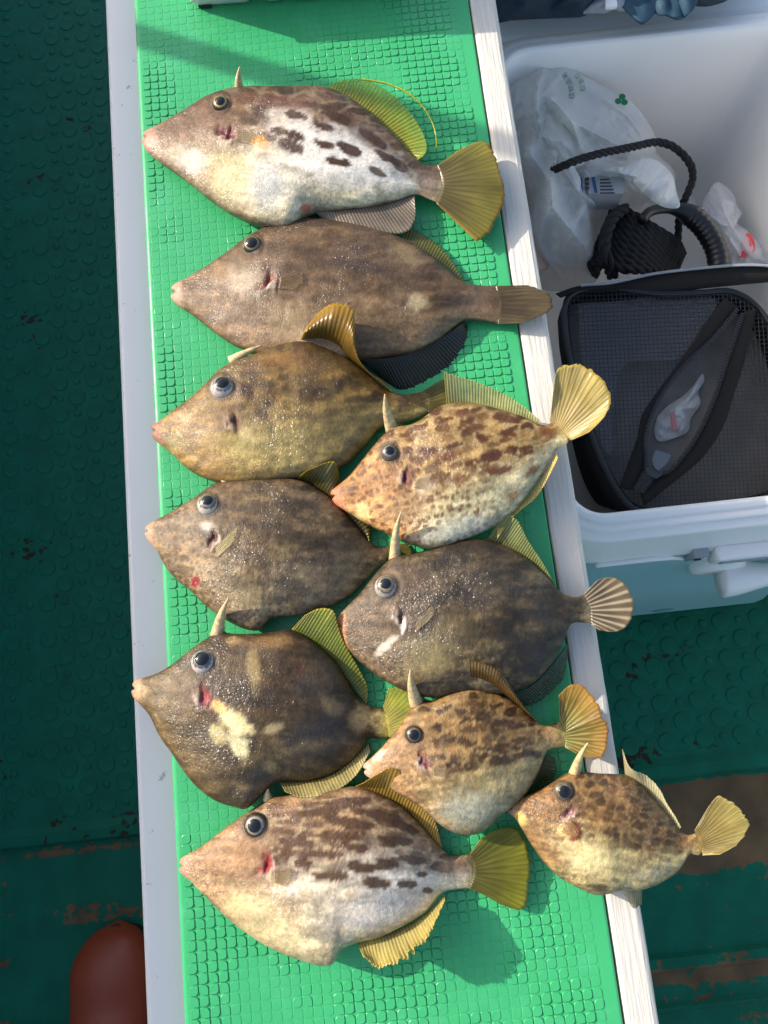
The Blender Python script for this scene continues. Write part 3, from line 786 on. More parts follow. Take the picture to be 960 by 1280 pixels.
# 1: topmost, white flank
FISH.append(dict(label='topmost fish on the mat, white blotched flank and clear yellow-green back fin', seed=11, o=(160, 70), sc=1.92, A=(36, 198), B=(755, 308), T=.042, lift=[.004, .003, .004, .008],
  dors=[(38,183),(62,174),(105,152),(150,128),(195,103),(240,88),(290,82),(350,82),(420,80),(480,83),(530,105),(580,142),(630,186),(680,237),(705,260),(735,264),(760,262)],
  vent=[(36,215),(48,232),(80,258),(115,282),(150,308),(200,347),(250,380),(300,402),(345,411),(386,413),(420,387),(445,375),(520,368),(600,356),(660,342),(692,332),(720,343),(748,354)],
  eye=((222,112), 23, (0, 0), (60, 52, 36), (176, 150, 84), .62), gill=((238,180), 30, 0, 0), gillcol=(122, 44, 52),
  back=(118, 88, 66), belly=(196, 184, 148), head=(140, 112, 88), dark=(80, 54, 38), lip=(214, 160, 140), split=(.38, .72), flank=((222, 212, 196), .42, .22), ret=(.75, 34, 12, .45), retv=(.35, .6), spot=(.25, 9, .18), net=.3,
  spine=((268,84), (268,26), 8, .022, (296,81)),
  blobs=[(510,240,150,75,20,(226,218,206),.75,.5),(390,160,60,50,10,(216,206,192),.6,.6),(360,110,110,16,4,(112,74,54),.75,.5),(560,180,90,22,42,(98,70,50),.6,.5),
    (330,320,45,50,0,(170,172,172),.6,.7),(245,290,60,60,0,(206,194,140),.5,.7),(315,204,26,14,25,(214,150,66),.75,.8),(400,142,30,9,12,BR,.85,.35),(400,193,26,10,12,BR,.9,.35),(470,168,28,10,18,BR,.9,.35),(475,213,26,10,18,BR,.9,.35),(530,225,32,14,25,BR,.9,.35),(505,255,30,11,14,BR,.9,.35),(388,215,36,14,20,BR,.85,.35),(365,182,24,9,10,BR,.85,.35),(500,146,44,13,24,BR,.9,.35),(590,200,38,13,35,BR,.85,.35),(622,245,34,10,30,BR,.85,.35),(600,280,24,8,28,BR,.8,.4),(650,262,30,12,25,BR,.8,.4),(300,150,40,14,10,BR,.6,.5),(450,118,40,8,10,BR,.7,.4),
    (428,366,14,13,0,(196,120,96),.9,.4),(150,250,40,30,45,(214,206,190),.5,.7),(60,205,20,18,0,(206,160,138),.7,.6),(720,305,40,40,0,(132,104,80),.7,.5)],
  fins=[dorsal([(480,83),(530,105),(580,142),(630,186),(692,250)], [(488,68),(512,58),(560,55),(610,75),(660,115),(698,165),(718,215),(712,236),(694,250)], 26, ((150,140,40),(150,190,50),(205,190,90),(206,190,30)), .002, alpha=(.75,.35), rag=.02),
        anal([(450,374),(540,366),(640,348),(686,334)], [(462,388),(505,410),(560,425),(620,427),(670,424),(690,392),(688,340)], 24, ((120,106,92),(146,132,112),(164,148,126),(120,104,84)), [-.004,.001,.002,.002], alpha=(.95,.85), rag=.04),
        tail([(752,264),(762,308),(749,354)], [(800,222),(855,205),(882,238),(901,290),(907,330),(893,380),(868,428),(838,447)], 11, ((104,92,56),(140,132,52),(84,72,44),(214,160,40)), [.0,.004,-.002], rag=.04, alpha=(1,.95)),
        pect([(262,178),(262,205)], [(292,172),(300,190),(290,210)], 6)],
  filament=[(560,56),(620,66),(670,88),(706,120),(730,160),(739,192),(740,222)]))
# 2: long brown
FISH.append(dict(label='long dull brown fish with a folded narrow tail, second from the top', seed=22, o=(180, 260), sc=1.846, A=(62, 195), B=(825, 224), T=.038, lift=[.0, .0, .0, .004],
  dors=[(66,178),(80,172),(120,150),(170,120),(210,92),(240,70),(280,48),(340,32),(400,28),(470,38),(540,55),(600,75),(650,105),(700,145),(740,174),(780,180),(820,180)],
  vent=[(62,212),(78,225),(110,245),(160,285),(210,318),(260,337),(330,350),(420,358),(500,350),(560,343),(620,333),(680,303),(740,260),(780,262),(825,268)],
  eye=((249,83), 24, (0, 0), (72, 62, 44), (150, 130, 90), .66), gill=((282,170), 27, -50, 0), gillcol=(134, 62, 44),
  back=(104, 82, 60), belly=(128, 106, 80), head=(132, 106, 80), dark=(66, 48, 34), lip=(196, 160, 138), split=(.2, .6), ret=(.5, 40, 11, .4), retv=(.25, .5), spot=(.35, 17, .5), spotcol=(92,72,54), net=.12,
  blobs=[(630,218,26,24,0,(176,160,126),.75,.6),(230,170,40,40,0,(196,180,156),.5,.8),(335,260,60,40,0,(168,148,112),.35,.8),(600,100,50,20,35,(150,128,92),.5,.7),(500,130,60,18,10,(60,44,34),.5,.6),(390,110,60,20,5,(66,50,38),.5,.6),(340,150,30,30,0,(76,58,42),.6,.5),(780,222,60,40,0,(112,90,68),.5,.6)],
  fins=[dorsal([(596,74),(650,105),(700,145),(738,172)], [(604,44),(640,58),(690,98),(722,140),(740,170)], 18, ((84,82,40),(140,140,50),(120,110,60),(150,150,60)), -.004, alpha=(.9,.7)),
        anal([(505,350),(580,342),(650,318),(742,262)], [(545,392),(590,420),(650,402),(715,358),(748,300),(746,268)], 26, ((34,36,28),(40,44,34),(88,90,70),(70,74,56)), -.012, alpha=(1,.95), rag=.05, ridge=.0007),
        tail([(821,180),(828,222),(826,268)], [(885,178),(922,190),(943,206),(943,232),(918,250),(872,266)], 7, ((92,78,54),(110,94,62),(62,50,36),(124,106,70)), .003, rag=.1, ridge=.001),
        pect([(312,160),(308,186)], [(352,138),(372,152),(368,172),(345,190)], 8, c=((128,98,70),(146,116,84),(160,130,96),(150,120,90)))]))
# 3: olive with the golden edged fin
FISH.append(dict(label='olive brown fish whose tall back fin with gold edge stands over the long brown fish', seed=33, o=(170, 370), sc=2.4, A=(52, 408), B=(880, 315), T=.041, lift=[.004, .003, .002, .001],
  dors=[(56,385),(80,372),(120,340),(170,305),(220,258),(262,218),(310,195),(370,175),(430,152),(490,138),(530,140),(580,158),(640,195),(700,240),(760,285),(800,298),(850,290),(875,283)],
  vent=[(50,428),(75,448),(110,475),(150,515),(200,545),(250,560),(310,563),(380,560),(440,552),(500,545),(560,535),(620,510),(680,460),(730,400),(790,385),(840,370),(885,346)],
  eye=((257,273), 36, (4, -13), (216, 200, 190), (120, 128, 130), .60), gill=((298,380), 32, 70, 0), gillcol=(96, 50, 42),
  back=(122, 96, 56), belly=(150, 132, 84), head=(150, 118, 72), dark=(70, 50, 32), lip=(176, 130, 108), split=(.3, .7), ret=(.55, 22, 13, .45), retv=(.45, .65), spot=(.3, 16, .2), smudge=.4, net=.1,
  spine=((292,193), (380,147), 8, .006, None),
  blobs=[(330,285,30,26,0,(66,38,30),.75,.6),(265,370,40,45,0,(112,84,58),.5,.6),(330,415,26,22,0,(190,168,132),.7,.5),(375,350,30,16,20,(66,50,36),.7,.5),(320,440,90,50,0,(158,144,92),.45,.8),(620,400,120,70,-10,(92,82,60),.5,.8),(120,440,30,40,60,(176,160,110),.4,.8),(430,190,90,24,-12,(140,100,58),.5,.7),(510,190,60,40,20,(104,78,50),.5,.7)],
  fins=[dorsal([(492,137),(560,150),(620,180),(690,228),(766,286)], [(512,92),(548,50),(585,24),(625,23),(652,40),(656,100),(664,180),(700,228),(735,250),(768,286)], 20, ((74,58,28),(190,146,52),(130,100,44),(240,190,40)), [.016,.030,.030,.014,.003], alpha=(1,.95), rag=.0, arch=.013),
        tail([(872,283),(884,315),(888,346)], [(900,262),(925,250),(948,285),(945,325),(920,350)], 7, ((110,100,50),(140,128,60),(90,80,44),(150,140,70)), -.003, rag=.04)]))
# 4: spotted, raised golden tail
FISH.append(dict(label='cream fish with rusty spots and golden tail raised beside the mesh case', seed=44, o=(400, 440), sc=2.526, A=(40, 457), B=(770, 246), T=.040, lift=[.012, .010, .012, .026],
  dors=[(40,436),(60,420),(90,395),(120,360),(160,310),(200,265),(230,240),(280,235),(320,215),(360,185),(400,168),(450,162),(520,172),(580,188),(640,205),(690,228),(712,233),(740,215)],
  vent=[(42,478),(70,495),(110,520),(150,545),(200,568),(250,595),(300,612),(350,620),(400,612),(450,595),(500,575),(560,545),(620,495),(670,430),(720,355),(745,312),(770,296),(798,277)],
  eye=((219,316), 28, (2, -3), (112, 98, 82), (110, 112, 108), .54), gill=((276,395), 30, 80, 0), gillcol=(120, 36, 40),
  back=(158, 128, 84), belly=(196, 184, 146), head=(176, 126, 78), dark=(92, 52, 26), lip=(226, 146, 116), split=(.2, .6), ret=(.9, 30, 15, .3), retv=(.25, .5), spot=(.75, 11, .42), spotcol=(104,62,34), net=.2,
  spine=((226,240), (205,134), 9, .028, (292,236)),
  blobs=[(130,500,26,26,40,(232,206,150),.7,.6),(430,560,130,40,-15,(196,196,180),.6,.7),(260,500,60,40,0,(170,140,110),.35,.8),(540,330,44,16,-20,(92,50,28),.85,.4),(590,258,36,12,0,(100,56,30),.8,.4),(490,240,34,12,-10,(110,70,40),.8,.4),(560,375,40,14,-12,(110,66,38),.8,.4),(460,195,80,14,6,(116,70,40),.6,.5),(590,210,50,12,12,(100,56,30),.75,.4),(440,400,40,14,-12,(120,76,46),.7,.4),(400,330,50,12,-14,(122,74,42),.7,.4),(330,420,36,30,0,(222,200,170),.6,.6),(360,370,30,16,0,(96,74,56),.6,.5),(610,455,24,16,-40,(140,90,60),.6,.5),(720,250,30,18,10,(120,66,36),.7,.5),(670,375,26,14,-40,(124,72,40),.7,.5)],
  fins=[dorsal([(400,168),(460,162),(540,175),(620,198),(692,226)], [(391,60),(430,73),(500,95),(570,125),(640,168),(694,215)], 24, ((190,180,120),(196,196,120),(226,216,160),(214,200,90)), [.016,.012,.008,.005,.002], alpha=(.75,.6), rag=.06),
        anal([(745,318),(712,372),(660,448),(600,512),(560,550)], [(752,335),(728,385),(686,455),(625,508),(590,545),(560,592)], 26, ((196,176,110),(216,190,90),(226,206,140),(222,190,70)), [.002,.002,.002,.001,.001], alpha=(.95,.9)),
        tail([(736,216),(768,240),(802,277)], [(737,120),(752,52),(800,34),(850,48),(892,80),(916,125),(922,150),(898,205),(852,252)], 13, ((186,160,96),(186,166,84),(232,216,160),(206,176,70)), [.012,.020,.016], rag=.03, ridge=.0011),
        pect([(300,405),(298,430)], [(340,385),(350,405),(340,432)], 7)]))
# 5
FISH.append(dict(label='grey brown fish at the left edge with pointed yellow side fin and red belly nick', seed=55, o=(160, 570), sc=2.667, A=(55, 250), B=(885, 318), T=.040, lift=[.001, .001, .0, .0],
  dors=[(60,235),(80,222),(130,195),(180,165),(230,135),(280,100),(330,82),(400,78),(480,72),(540,75),(590,88),(640,115),(700,165),(750,220),(800,280),(840,305),(880,300)],
  vent=[(55,264),(75,290),(100,320),(130,375),(170,420),(210,450),(250,490),(300,530),(350,560),(400,580),(440,580),(476,546),(520,535),(580,530),(640,515),(700,490),(760,450),(800,410),(840,365),(880,337)],
  eye=((265,161), 36, (2, -13), (226, 212, 196), (112, 108, 100), .52), gill=((280,278), 32, -65, 0), gillcol=(84, 40, 36),
  back=(112, 92, 66), belly=(146, 128, 98), head=(138, 112, 82), dark=(72, 54, 38), lip=(206, 168, 140), split=(.25, .65), ret=(.5, 24, 9, .35), retv=(.15, .4), spot=(.6, 9, .40), spotcol=(84,62,44), smudge=.45, net=.12,
  spine=((330,82), (458,28), 8, .008, None),
  blobs=[(222,420,14,20,30,(150,40,44),.95,.4),(640,300,50,20,5,(48,40,32),.7,.6),(620,400,150,80,-10,(70,60,48),.5,.8),(310,165,18,26,0,(60,42,32),.7,.5),(400,470,60,50,0,(140,124,94),.5,.7),(260,235,22,16,0,(206,196,186),.5,.6),(430,330,70,30,10,(84,66,48),.5,.7),(760,320,60,60,0,(128,112,84),.5,.7)],
  fins=[dorsal([(560,76),(640,115),(720,188),(802,284)], [(596,48),(690,18),(706,80),(735,150),(785,198),(814,238),(806,282)], 20, ((70,62,34),(130,122,46),(110,100,56),(206,180,40)), [.020,.018,-.004,-.006,-.004], alpha=(1,.9), rag=.02, arch=.003),
        tail([(872,302),(886,318),(880,338)], [(930,290),(950,320),(930,350)], 6, ((110,100,50),(140,128,60),(90,80,44),(150,140,70)), -.002),
        pect([(292,306),(298,336)], [(368,224),(362,262),(342,298)], 6, c=((206,190,140),(214,196,110),(230,216,170),(216,200,120)))]))
# 6: dark, right of the middle
FISH.append(dict(label='darkest grey brown fish with shiny ribbed tail hanging over the right edge', seed=66, o=(400, 640), sc=2.4, A=(49, 340), B=(812, 290), T=.044, lift=[.010, .006, .006, .014],
  dors=[(51,318),(80,285),(120,245),(155,200),(190,160),(225,132),(270,128),(330,115),(390,95),(440,82),(500,85),(560,105),(620,140),(680,195),(720,240),(760,255),(803,245)],
  vent=[(52,365),(80,405),(110,440),(150,475),(200,510),(250,535),(300,553),(350,555),(400,545),(450,540),(520,545),(580,540),(640,510),(690,460),(730,390),(752,336),(790,332),(822,337)],
  eye=((198,224), 33, (-1, -9), (196, 186, 172), (124, 112, 84), .50), gill=((248,318), 34, 75, 0), gillcol=(64, 40, 36),
  back=(86, 72, 52), belly=(104, 92, 66), head=(104, 84, 64), dark=(46, 38, 30), lip=(196, 140, 104), split=(.2, .6), ret=(.55, 30, 11, .3), retv=(.3, .5), spot=(.6, 11, .55), spotcol=(58,46,36), smudge=.7, net=.14,
  spine=((226,132), (243,0), 8, .03, (262,128)),
  blobs=[(640,420,110,90,0,(40,38,38),.8,.8),(320,430,80,60,0,(140,130,92),.4,.8),(200,400,50,12,-40,(196,186,170),.6,.5),(700,300,60,60,0,(58,50,42),.6,.8),(250,345,8,26,10,(222,206,184),.85,.5),(400,350,70,40,0,(112,100,70),.35,.8),(280,205,60,40,0,(92,70,54),.4,.8)],
  fins=[dorsal([(500,86),(580,115),(650,168),(704,224)], [(558,-4),(590,20),(625,85),(662,142),(706,218)], 22, ((110,112,60),(140,150,80),(176,176,110),(170,176,90)), [.010,.008,.004,.002], alpha=(.85,.6)),
        anal([(742,395),(692,462),(622,528),(540,546)], [(742,440),(734,490),(700,535),(640,580),(596,590)], 24, ((40,58,44),(50,90,66),(70,88,66),(110,130,90)), -.010, alpha=(.9,.55), rag=.12),
        tail([(802,246),(818,290),(824,338)], [(832,204),(875,194),(916,214),(939,255),(941,300),(921,346),(880,360),(838,354)], 8, ((84,72,54),(110,94,68),(214,200,170),(150,126,80)), [.006,.010,.006], ridge=.0016, rag=.05, fork=False, alpha=(1,1)),
        pect([(284,338),(290,358)], [(338,276),(346,292),(340,310),(322,330)], 6)]))
# 7: left, white scar
FISH.append(dict(label='dark brown fish with a cream scar behind the gill, snout over the left strip', seed=77, o=(150, 740), sc=2.4, A=(36, 288), B=(810, 390), T=.043, lift=[.004, .002, .001, .0],
  dors=[(40,264),(80,255),(120,240),(170,208),(210,175),(260,140),(300,120),(340,125),(400,125),(460,120),(510,112),(550,130),(600,165),(650,215),(690,280),(720,322),(760,345),(802,345)],
  vent=[(36,312),(60,335),(95,375),(120,430),(155,480),(190,530),(230,580),(290,625),(350,645),(380,650),(420,615),(450,585),(480,568),(560,565),(620,550),(680,520),(720,480),(745,440),(780,440),(815,435)],
  eye=((247,211), 34, (1, -12), (226, 206, 196), (96, 108, 112), .62), gill=((256,320), 38, 60, 0), gillcol=(150, 62, 66),
  back=(84, 66, 44), belly=(98, 82, 56), head=(112, 92, 62), dark=(50, 38, 28), lip=(206, 160, 132), split=(.2, .6), ret=(.35, 34, 14, .4), retv=(.25, .5), spot=(.35, 12, .35), spotcol=(74,58,42), smudge=.5, net=.06,
  spine=((294,122), (325,18), 9, .024, (318,122)),
  blobs=[(345,390,62,34,42,(206,192,146),.9,.5),(355,455,24,50,-20,(204,192,150),.85,.5),(295,425,30,30,0,(190,176,130),.7,.5),(300,345,30,16,30,(216,170,110),.8,.5),(400,230,22,70,-8,(160,138,98),.6,.6),(450,150,90,18,-4,(146,112,72),.5,.6),(345,145,30,14,0,(170,140,96),.5,.6),(460,410,34,16,-20,(190,170,130),.6,.5),(450,525,22,22,0,(150,134,90),.5,.6),(725,380,46,44,0,(176,152,110),.8,.6),(640,345,40,26,20,(140,118,86),.6,.6),(540,232,18,16,0,(86,48,46),.7,.5),(600,400,120,40,10,(46,38,32),.6,.7),(350,620,60,26,20,(60,54,42),.5,.6),(66,300,22,34,0,(196,166,130),.4,.6),(790,392,40,40,0,(206,186,130),.6,.6),(600,260,60,60,30,(110,94,74),.4,.8)],
  fins=[dorsal([(514,113),(570,145),(640,206),(700,292),(738,334)], [(556,68),(600,48),(640,54),(652,92),(672,150),(712,220),(742,282),(742,328)], 24, ((110,120,40),(150,160,50),(84,80,36),(216,176,60)), [.004,.008,.006,.002,0], alpha=(.9,.75), rag=.02),
        anal([(478,567),(560,566),(640,545),(745,455)], [(496,600),(540,616),(600,612),(660,590),(712,548),(750,480)], 22, ((150,132,70),(196,180,116),(220,206,150),(190,176,96)), [.012,.016,.010,.003], alpha=(.95,.9)),
        tail([(800,345),(812,390),(816,436)], [(806,288),(845,290),(878,320),(890,370),(862,424)], 9, ((170,160,70),(160,176,60),(196,180,96),(190,180,70)), .004, rag=.04)]))
# 8: small, middle
FISH.append(dict(label='small tan fish with dark dashes and orange-green fan tail by the right strip', seed=88, o=(430, 820), sc=2.667, A=(66, 377), B=(735, 258), T=.036, lift=[.013, .009, .006, .012], ns=220,
  dors=[(66,360),(100,330),(150,275),(190,225),(230,167),(255,152),(290,150),(340,125),(380,100),(420,88),(480,105),(530,130),(590,170),(640,215),(665,232),(700,225),(728,215)],
  vent=[(68,395),(100,415),(150,440),(200,470),(250,500),(300,545),(350,580),(400,595),(440,592),(480,570),(520,530),(560,500),(610,450),(650,380),(680,312),(715,306),(742,302)],
  eye=((232,262), 27, (2, 0), (76, 62, 46), (110, 98, 76), .62), gill=((268,355), 34, 65, 0), gillcol=(120, 36, 62),
  back=(142, 112, 74), belly=(150, 136, 100), head=(170, 132, 96), dark=(74, 52, 34), lip=(222, 180, 164), split=(.25, .6), ret=(.95, 30, 15, .2), retv=(.3, .5), spot=(.4, 11, .3), spotcol=(104,76,52), net=.3,
  spine=((240,152), (221,48), 9, .026, (294,150)),
  blobs=[(420,510,110,60,-10,(160,164,150),.6,.7),(470,205,26,20,10,(62,44,30),.7,.5),(520,348,44,18,-8,(60,46,34),.8,.4),(420,245,40,14,-8,(78,54,36),.8,.4),(440,160,50,14,6,(80,56,38),.7,.5),(330,290,40,16,-6,(92,66,46),.7,.4),(595,330,40,14,-10,(66,48,34),.8,.4),(640,330,24,16,0,(54,40,30),.8,.5),(520,305,40,14,-8,(74,52,36),.8,.4),(560,230,60,12,8,(80,56,38),.7,.4),(590,280,40,12,0,(80,56,38),.7,.4),(310,390,24,20,0,(196,170,130),.7,.5),(700,262,40,36,0,(176,146,104),.6,.5),(120,330,30,14,-45,(232,214,196),.5,.6)],
  fins=[dorsal([(420,87),(490,110),(560,150),(642,218)], [(418,15),(470,25),(528,58),(560,106),(600,165),(648,220)], 20, ((84,60,32),(120,92,44),(140,112,64),(110,84,44)), [.028,.028,.018,.004], alpha=(.9,.75), arch=.012),
        anal([(676,330),(645,395),(600,458),(556,500)], [(702,340),(706,390),(682,432),(630,460),(566,486)], 18, ((40,60,30),(50,74,40),(70,84,50),(70,90,50)), -.010, alpha=(.9,.75)),
        tail([(727,215),(740,258),(745,303)], [(716,128),(755,94),(800,100),(848,158),(862,205),(880,228),(882,280),(866,332),(820,342),(774,324)], 11, ((110,124,50),(166,120,40),(206,180,110),(176,126,40)), [.006,.012,.008], rag=.05, ridge=.0008),
        pect([(294,372),(296,398)], [(336,352),(346,374),(336,402)], 7)]))
# 9: smallest, far right
FISH.append(dict(label='smallest fish, on the right strip with its pale fan tail over the deck', seed=99, o=(610, 920), sc=2.743, A=(70, 246), B=(730, 368), T=.036, lift=[.013, .006, .004, .014], ns=210,
  dors=[(72,230),(90,215),(130,205),(180,185),(230,155),(280,125),(320,122),(380,128),(440,130),(480,135),(530,175),(580,230),(630,290),(660,325),(690,340),(720,326)],
  vent=[(70,262),(95,285),(120,325),(150,375),(190,430),(240,480),(300,515),(360,540),(400,540),(450,528),(520,525),(580,505),(640,470),(670,430),(687,402),(710,408),(742,410)],
  eye=((259,190), 31, (2, 0), (120, 100, 74), (110, 100, 80), .66), gill=((276,266), 28, -30, 0), gillcol=(128, 66, 84),
  back=(128, 98, 64), belly=(176, 160, 116), head=(150, 112, 74), dark=(76, 54, 36), lip=(222, 168, 150), split=(.3, .65), ret=(.8, 25, 17, .15), retv=(.3, .5), spot=(.4, 12, .32), spotcol=(96,70,48), net=.16,
  spine=((298,124), (342,24), 7, .026, (322,122)),
  blobs=[(340,420,90,60,20,(206,192,146),.7,.7),(300,330,20,30,15,(120,56,40),.9,.4),(262,325,34,20,25,(196,164,110),.85,.5),(110,285,22,30,-20,(214,188,120),.7,.6),(480,360,80,40,10,(76,56,38),.5,.6),(380,520,50,16,10,(60,52,40),.6,.6),(560,470,70,20,-10,(176,166,140),.5,.7),(700,370,34,34,0,(176,140,96),.6,.5)],
  fins=[dorsal([(470,132),(530,175),(590,240),(656,322)], [(461,46),(488,108),(548,138),(590,182),(612,228),(642,274),(662,312)], 18, ((206,190,140),(216,206,160),(240,230,196),(222,200,130)), [.022,.012,.006,.003], alpha=(.9,.85), rag=.1),
        anal([(455,526),(490,527),(528,522)], [(470,540),(500,592),(526,578)], 8, ((150,140,110),(176,166,130),(190,180,140),(176,166,120)), -.014, alpha=(.9,.8)),
        tail([(717,325),(734,368),(744,411)], [(758,240),(793,202),(835,222),(870,253),(896,292),(886,335),(850,376),(796,406)], 12, ((150,128,70),(176,160,90),(120,104,60),(216,200,120)), [.004,.010,.008], rag=.06, alpha=(.95,.8)),
        pect([(284,290),(262,312)], [(316,320),(306,350),(250,330)], 8, c=((170,132,84),(150,100,66),(176,140,96),(130,80,54)))]))
# 10: lowest
FISH.append(dict(label='lowest fish on the mat, pale belly, rows of brown dashes and olive fan tail', seed=110, o=(200, 950), sc=1.959, A=(48, 258), B=(765, 272), T=.043, lift=[.003, .004, .006, .002],
  dors=[(52,240),(65,232),(110,205),(160,165),(210,130),(255,102),(275,90),(310,88),(350,80),(420,72),(480,65),(530,80),(580,105),(630,150),(680,205),(715,235),(745,232),(768,230)],
  vent=[(47,275),(70,290),(105,325),(150,370),(200,410),(250,445),(300,470),(350,488),(395,500),(424,497),(446,460),(480,445),(540,430),(600,400),(650,370),(690,325),(730,315),(768,315)],
  eye=((233,161), 27, (0, -2), (70, 58, 44), (150, 142, 124), .56), gill=((258,258), 30, -62, 0), gillcol=(168, 36, 48),
  back=(148, 116, 86), belly=(200, 184, 146), head=(172, 134, 98), dark=(82, 54, 34), lip=(222, 166, 142), split=(.3, .62), flank=((212, 200, 182), .42, .2), ret=(.7, 36, 13, .35), retv=(.4, .6), spot=(.35, 10, .3), spotcol=(140,100,72), net=.35,
  spine=((264,94), (265,70), 6, .004, None),
  blobs=[(560,360,130,60,-15,(206,200,196),.6,.7),(410,420,40,36,0,(150,142,130),.55,.7),(250,400,120,60,30,(218,204,156),.5,.8)] +
    [(x,y,rx*1.1,ry*1.15,a,(92,64,42),.85,.35) for (x,y,rx,ry,a) in [(470,155,55,12,6),(440,185,60,12,4),(580,198,40,10,10),(480,213,36,11,4),(330,200,42,14,8),(390,230,60,11,4),(310,228,20,10,0),(350,252,20,10,0),(420,282,36,12,2),(500,262,42,13,6),(555,255,30,15,4),(530,300,36,13,4),(605,305,28,10,2),(620,245,30,10,8),(690,262,30,11,12),(640,280,14,7,0),(655,320,14,7,0),(450,105,60,13,-6),(380,130,60,12,-4),(540,135,50,12,14),(600,165,40,10,20)]] +
    [(465,330,16,7,0,(170,140,108),.6,.6),(300,120,40,14,-10,(140,100,74),.5,.6),(290,292,26,22,0,(206,178,140),.7,.5),(720,265,40,36,0,(170,142,114),.6,.5)],
  fins=[dorsal([(478,65),(540,85),(600,122),(650,172),(692,222)], [(500,55),(535,32),(568,17),(600,40),(640,95),(670,140),(690,205)], 24, ((140,110,40),(206,160,40),(226,190,100),(196,150,50)), [.010,.014,.010,.004,0], alpha=(.9,.8), rag=.06),
        anal([(482,446),(560,424),(640,382),(696,330)], [(498,482),(540,512),(585,497),(640,462),(672,406),(698,345)], 22, ((190,176,110),(206,180,90),(226,212,150),(206,186,90)), [.014,.024,.026,.012], alpha=(.9,.85), rag=.34),
        tail([(768,230),(776,272),(768,316)], [(786,192),(830,167),(872,168),(896,195),(908,240),(906,300),(891,366),(845,358),(796,330)], 11, ((96,92,40),(150,150,36),(62,56,30),(150,150,50)), [.001,.003,-.001], rag=.03, ridge=.0008),
        pect([(282,270),(280,300)], [(318,262),(326,284),(312,312)], 8)]))
for f in FISH: build_fish(f)

# ------------------------------------------------------------------ cooler
ZR = 0.322                                   # cooler rim
CX0 = xat(634, 130, ZR); CY0 = yat(845, 633, ZR); CY1 = yat(800, 47, ZR)
CX1 = CX0 + 0.335
def RR(o, z, r=0.035, n=7, dy=0.0): return rrect(CX0 - o, CX1 + o, CY0 - o + dy, CY1 + o, max(r + o, .006), z, n)
cooler = thing('cooler', 'open white cooler box beside the bench', 'cooler', ((CX0 + CX1) / 2, (CY0 + CY1) / 2, 0))
mb = MB()
prof = [(-.022, .045), (-.02, .05), (-.012, ZR - .12), (-.004, ZR - .022), (-.0015, ZR - .004), (.0005, ZR - .0008), (.003, ZR)]
mb.loft([RR(o, z) for o, z in prof][::-1], False, True); mb.build('liner', M['cooler_in'], cooler, True)
mb = MB()
prof = [(.003, ZR), (.0075, ZR), (.0085, ZR - .001), (.009, ZR - .0035), (.0115, ZR - .0035), (.0122, ZR - .003), (.016, ZR - .003), (.0172, ZR - .0042), (.0178, ZR - .009)]
mb.loft([RR(o, z) for o, z in prof][::-1], False, False); mb.build('rim', M['cooler_white'], cooler, True)
# the near end steps out towards its foot
def RF(o, z, yf_, r=.035):
    ring = RR(o, z, r); y_old = CY0 - o; return [(x, y + (yf_ - y_old) * max(0.0, 1 - (y - y_old) / .06), zz) for x, y, zz in ring]
ZS = ZR - .06
y_top = CY0 - .0262; y_s = yat(800, 699, ZS); y_b = yat(800, 768, .02)
mb = MB()
prof = [(.0178, ZR - .009, CY0 - .0178), (.024, ZR - .0105, CY0 - .024), (.0258, ZR - .012, CY0 - .0258), (.0262, ZR - .016, y_top - .0004), (.0250, ZS + .004, y_s + .0006), (.0242, ZS, y_s)]
mb.loft([RF(o, z, y) for o, z, y in prof][::-1], False, False); mb.build('shell', M['cooler_white'], cooler, True)
mb = MB()
prof = [(.0225, ZS + .002, y_s + .004), (.0235, ZS - .003, y_s + .0015), (.0225, ZS - .012, y_s), (.018, .10, (y_s + y_b) / 2 - .002), (.012, .028, y_b - .001), (.009, .016, y_b + .003)]
mb.loft([RF(o, z, y, .045) for o, z, y in prof][::-1], True, False); mb.build('base', M['cooler_teal'], cooler, True)
mb = MB(); mb.box(CX0 - .02, CX1 + .02, CY1 + .0255, CY1 + .075, ZR - .05, ZR - .012, .006); mb.build('hinge_ledge', M['cooler_white'], cooler, True)
for px_ in (826, 1000):
    y = y_b + .004; c = W(px_, 763, .03); m1 = MB(); rg = []
    for (q, dd_) in ((1, .004), (1, -.0016), (.8, -.0022)):
        rg.append([(c[0] + .017 * q * math.cos(a), y + dd_ + .0 * math.sin(a) - .008 * math.sin(a) * .25, .034 + .008 * q * math.sin(a)) for a in [2 * math.pi * k / 24 for k in range(24)]])
    m1.loft(rg); m1.build('drain_dimple', mat_plain('dimple', (84, 130, 128), .5) if px_ == 826 else bpy.data.materials['dimple'], cooler, True)
for sx in (.02, .28):
    m1 = MB(); m1.box(CX0 + sx, CX0 + sx + .03, CY0 + .03, CY0 + .06, -.001, .013, .002); m1.build('foot', M['rubber_black'], cooler, True)
    m1 = MB(); m1.box(CX0 + sx, CX0 + sx + .03, CY1 - .06, CY1 - .03, -.001, .013, .002); m1.build('foot', M['rubber_black'], cooler, True)
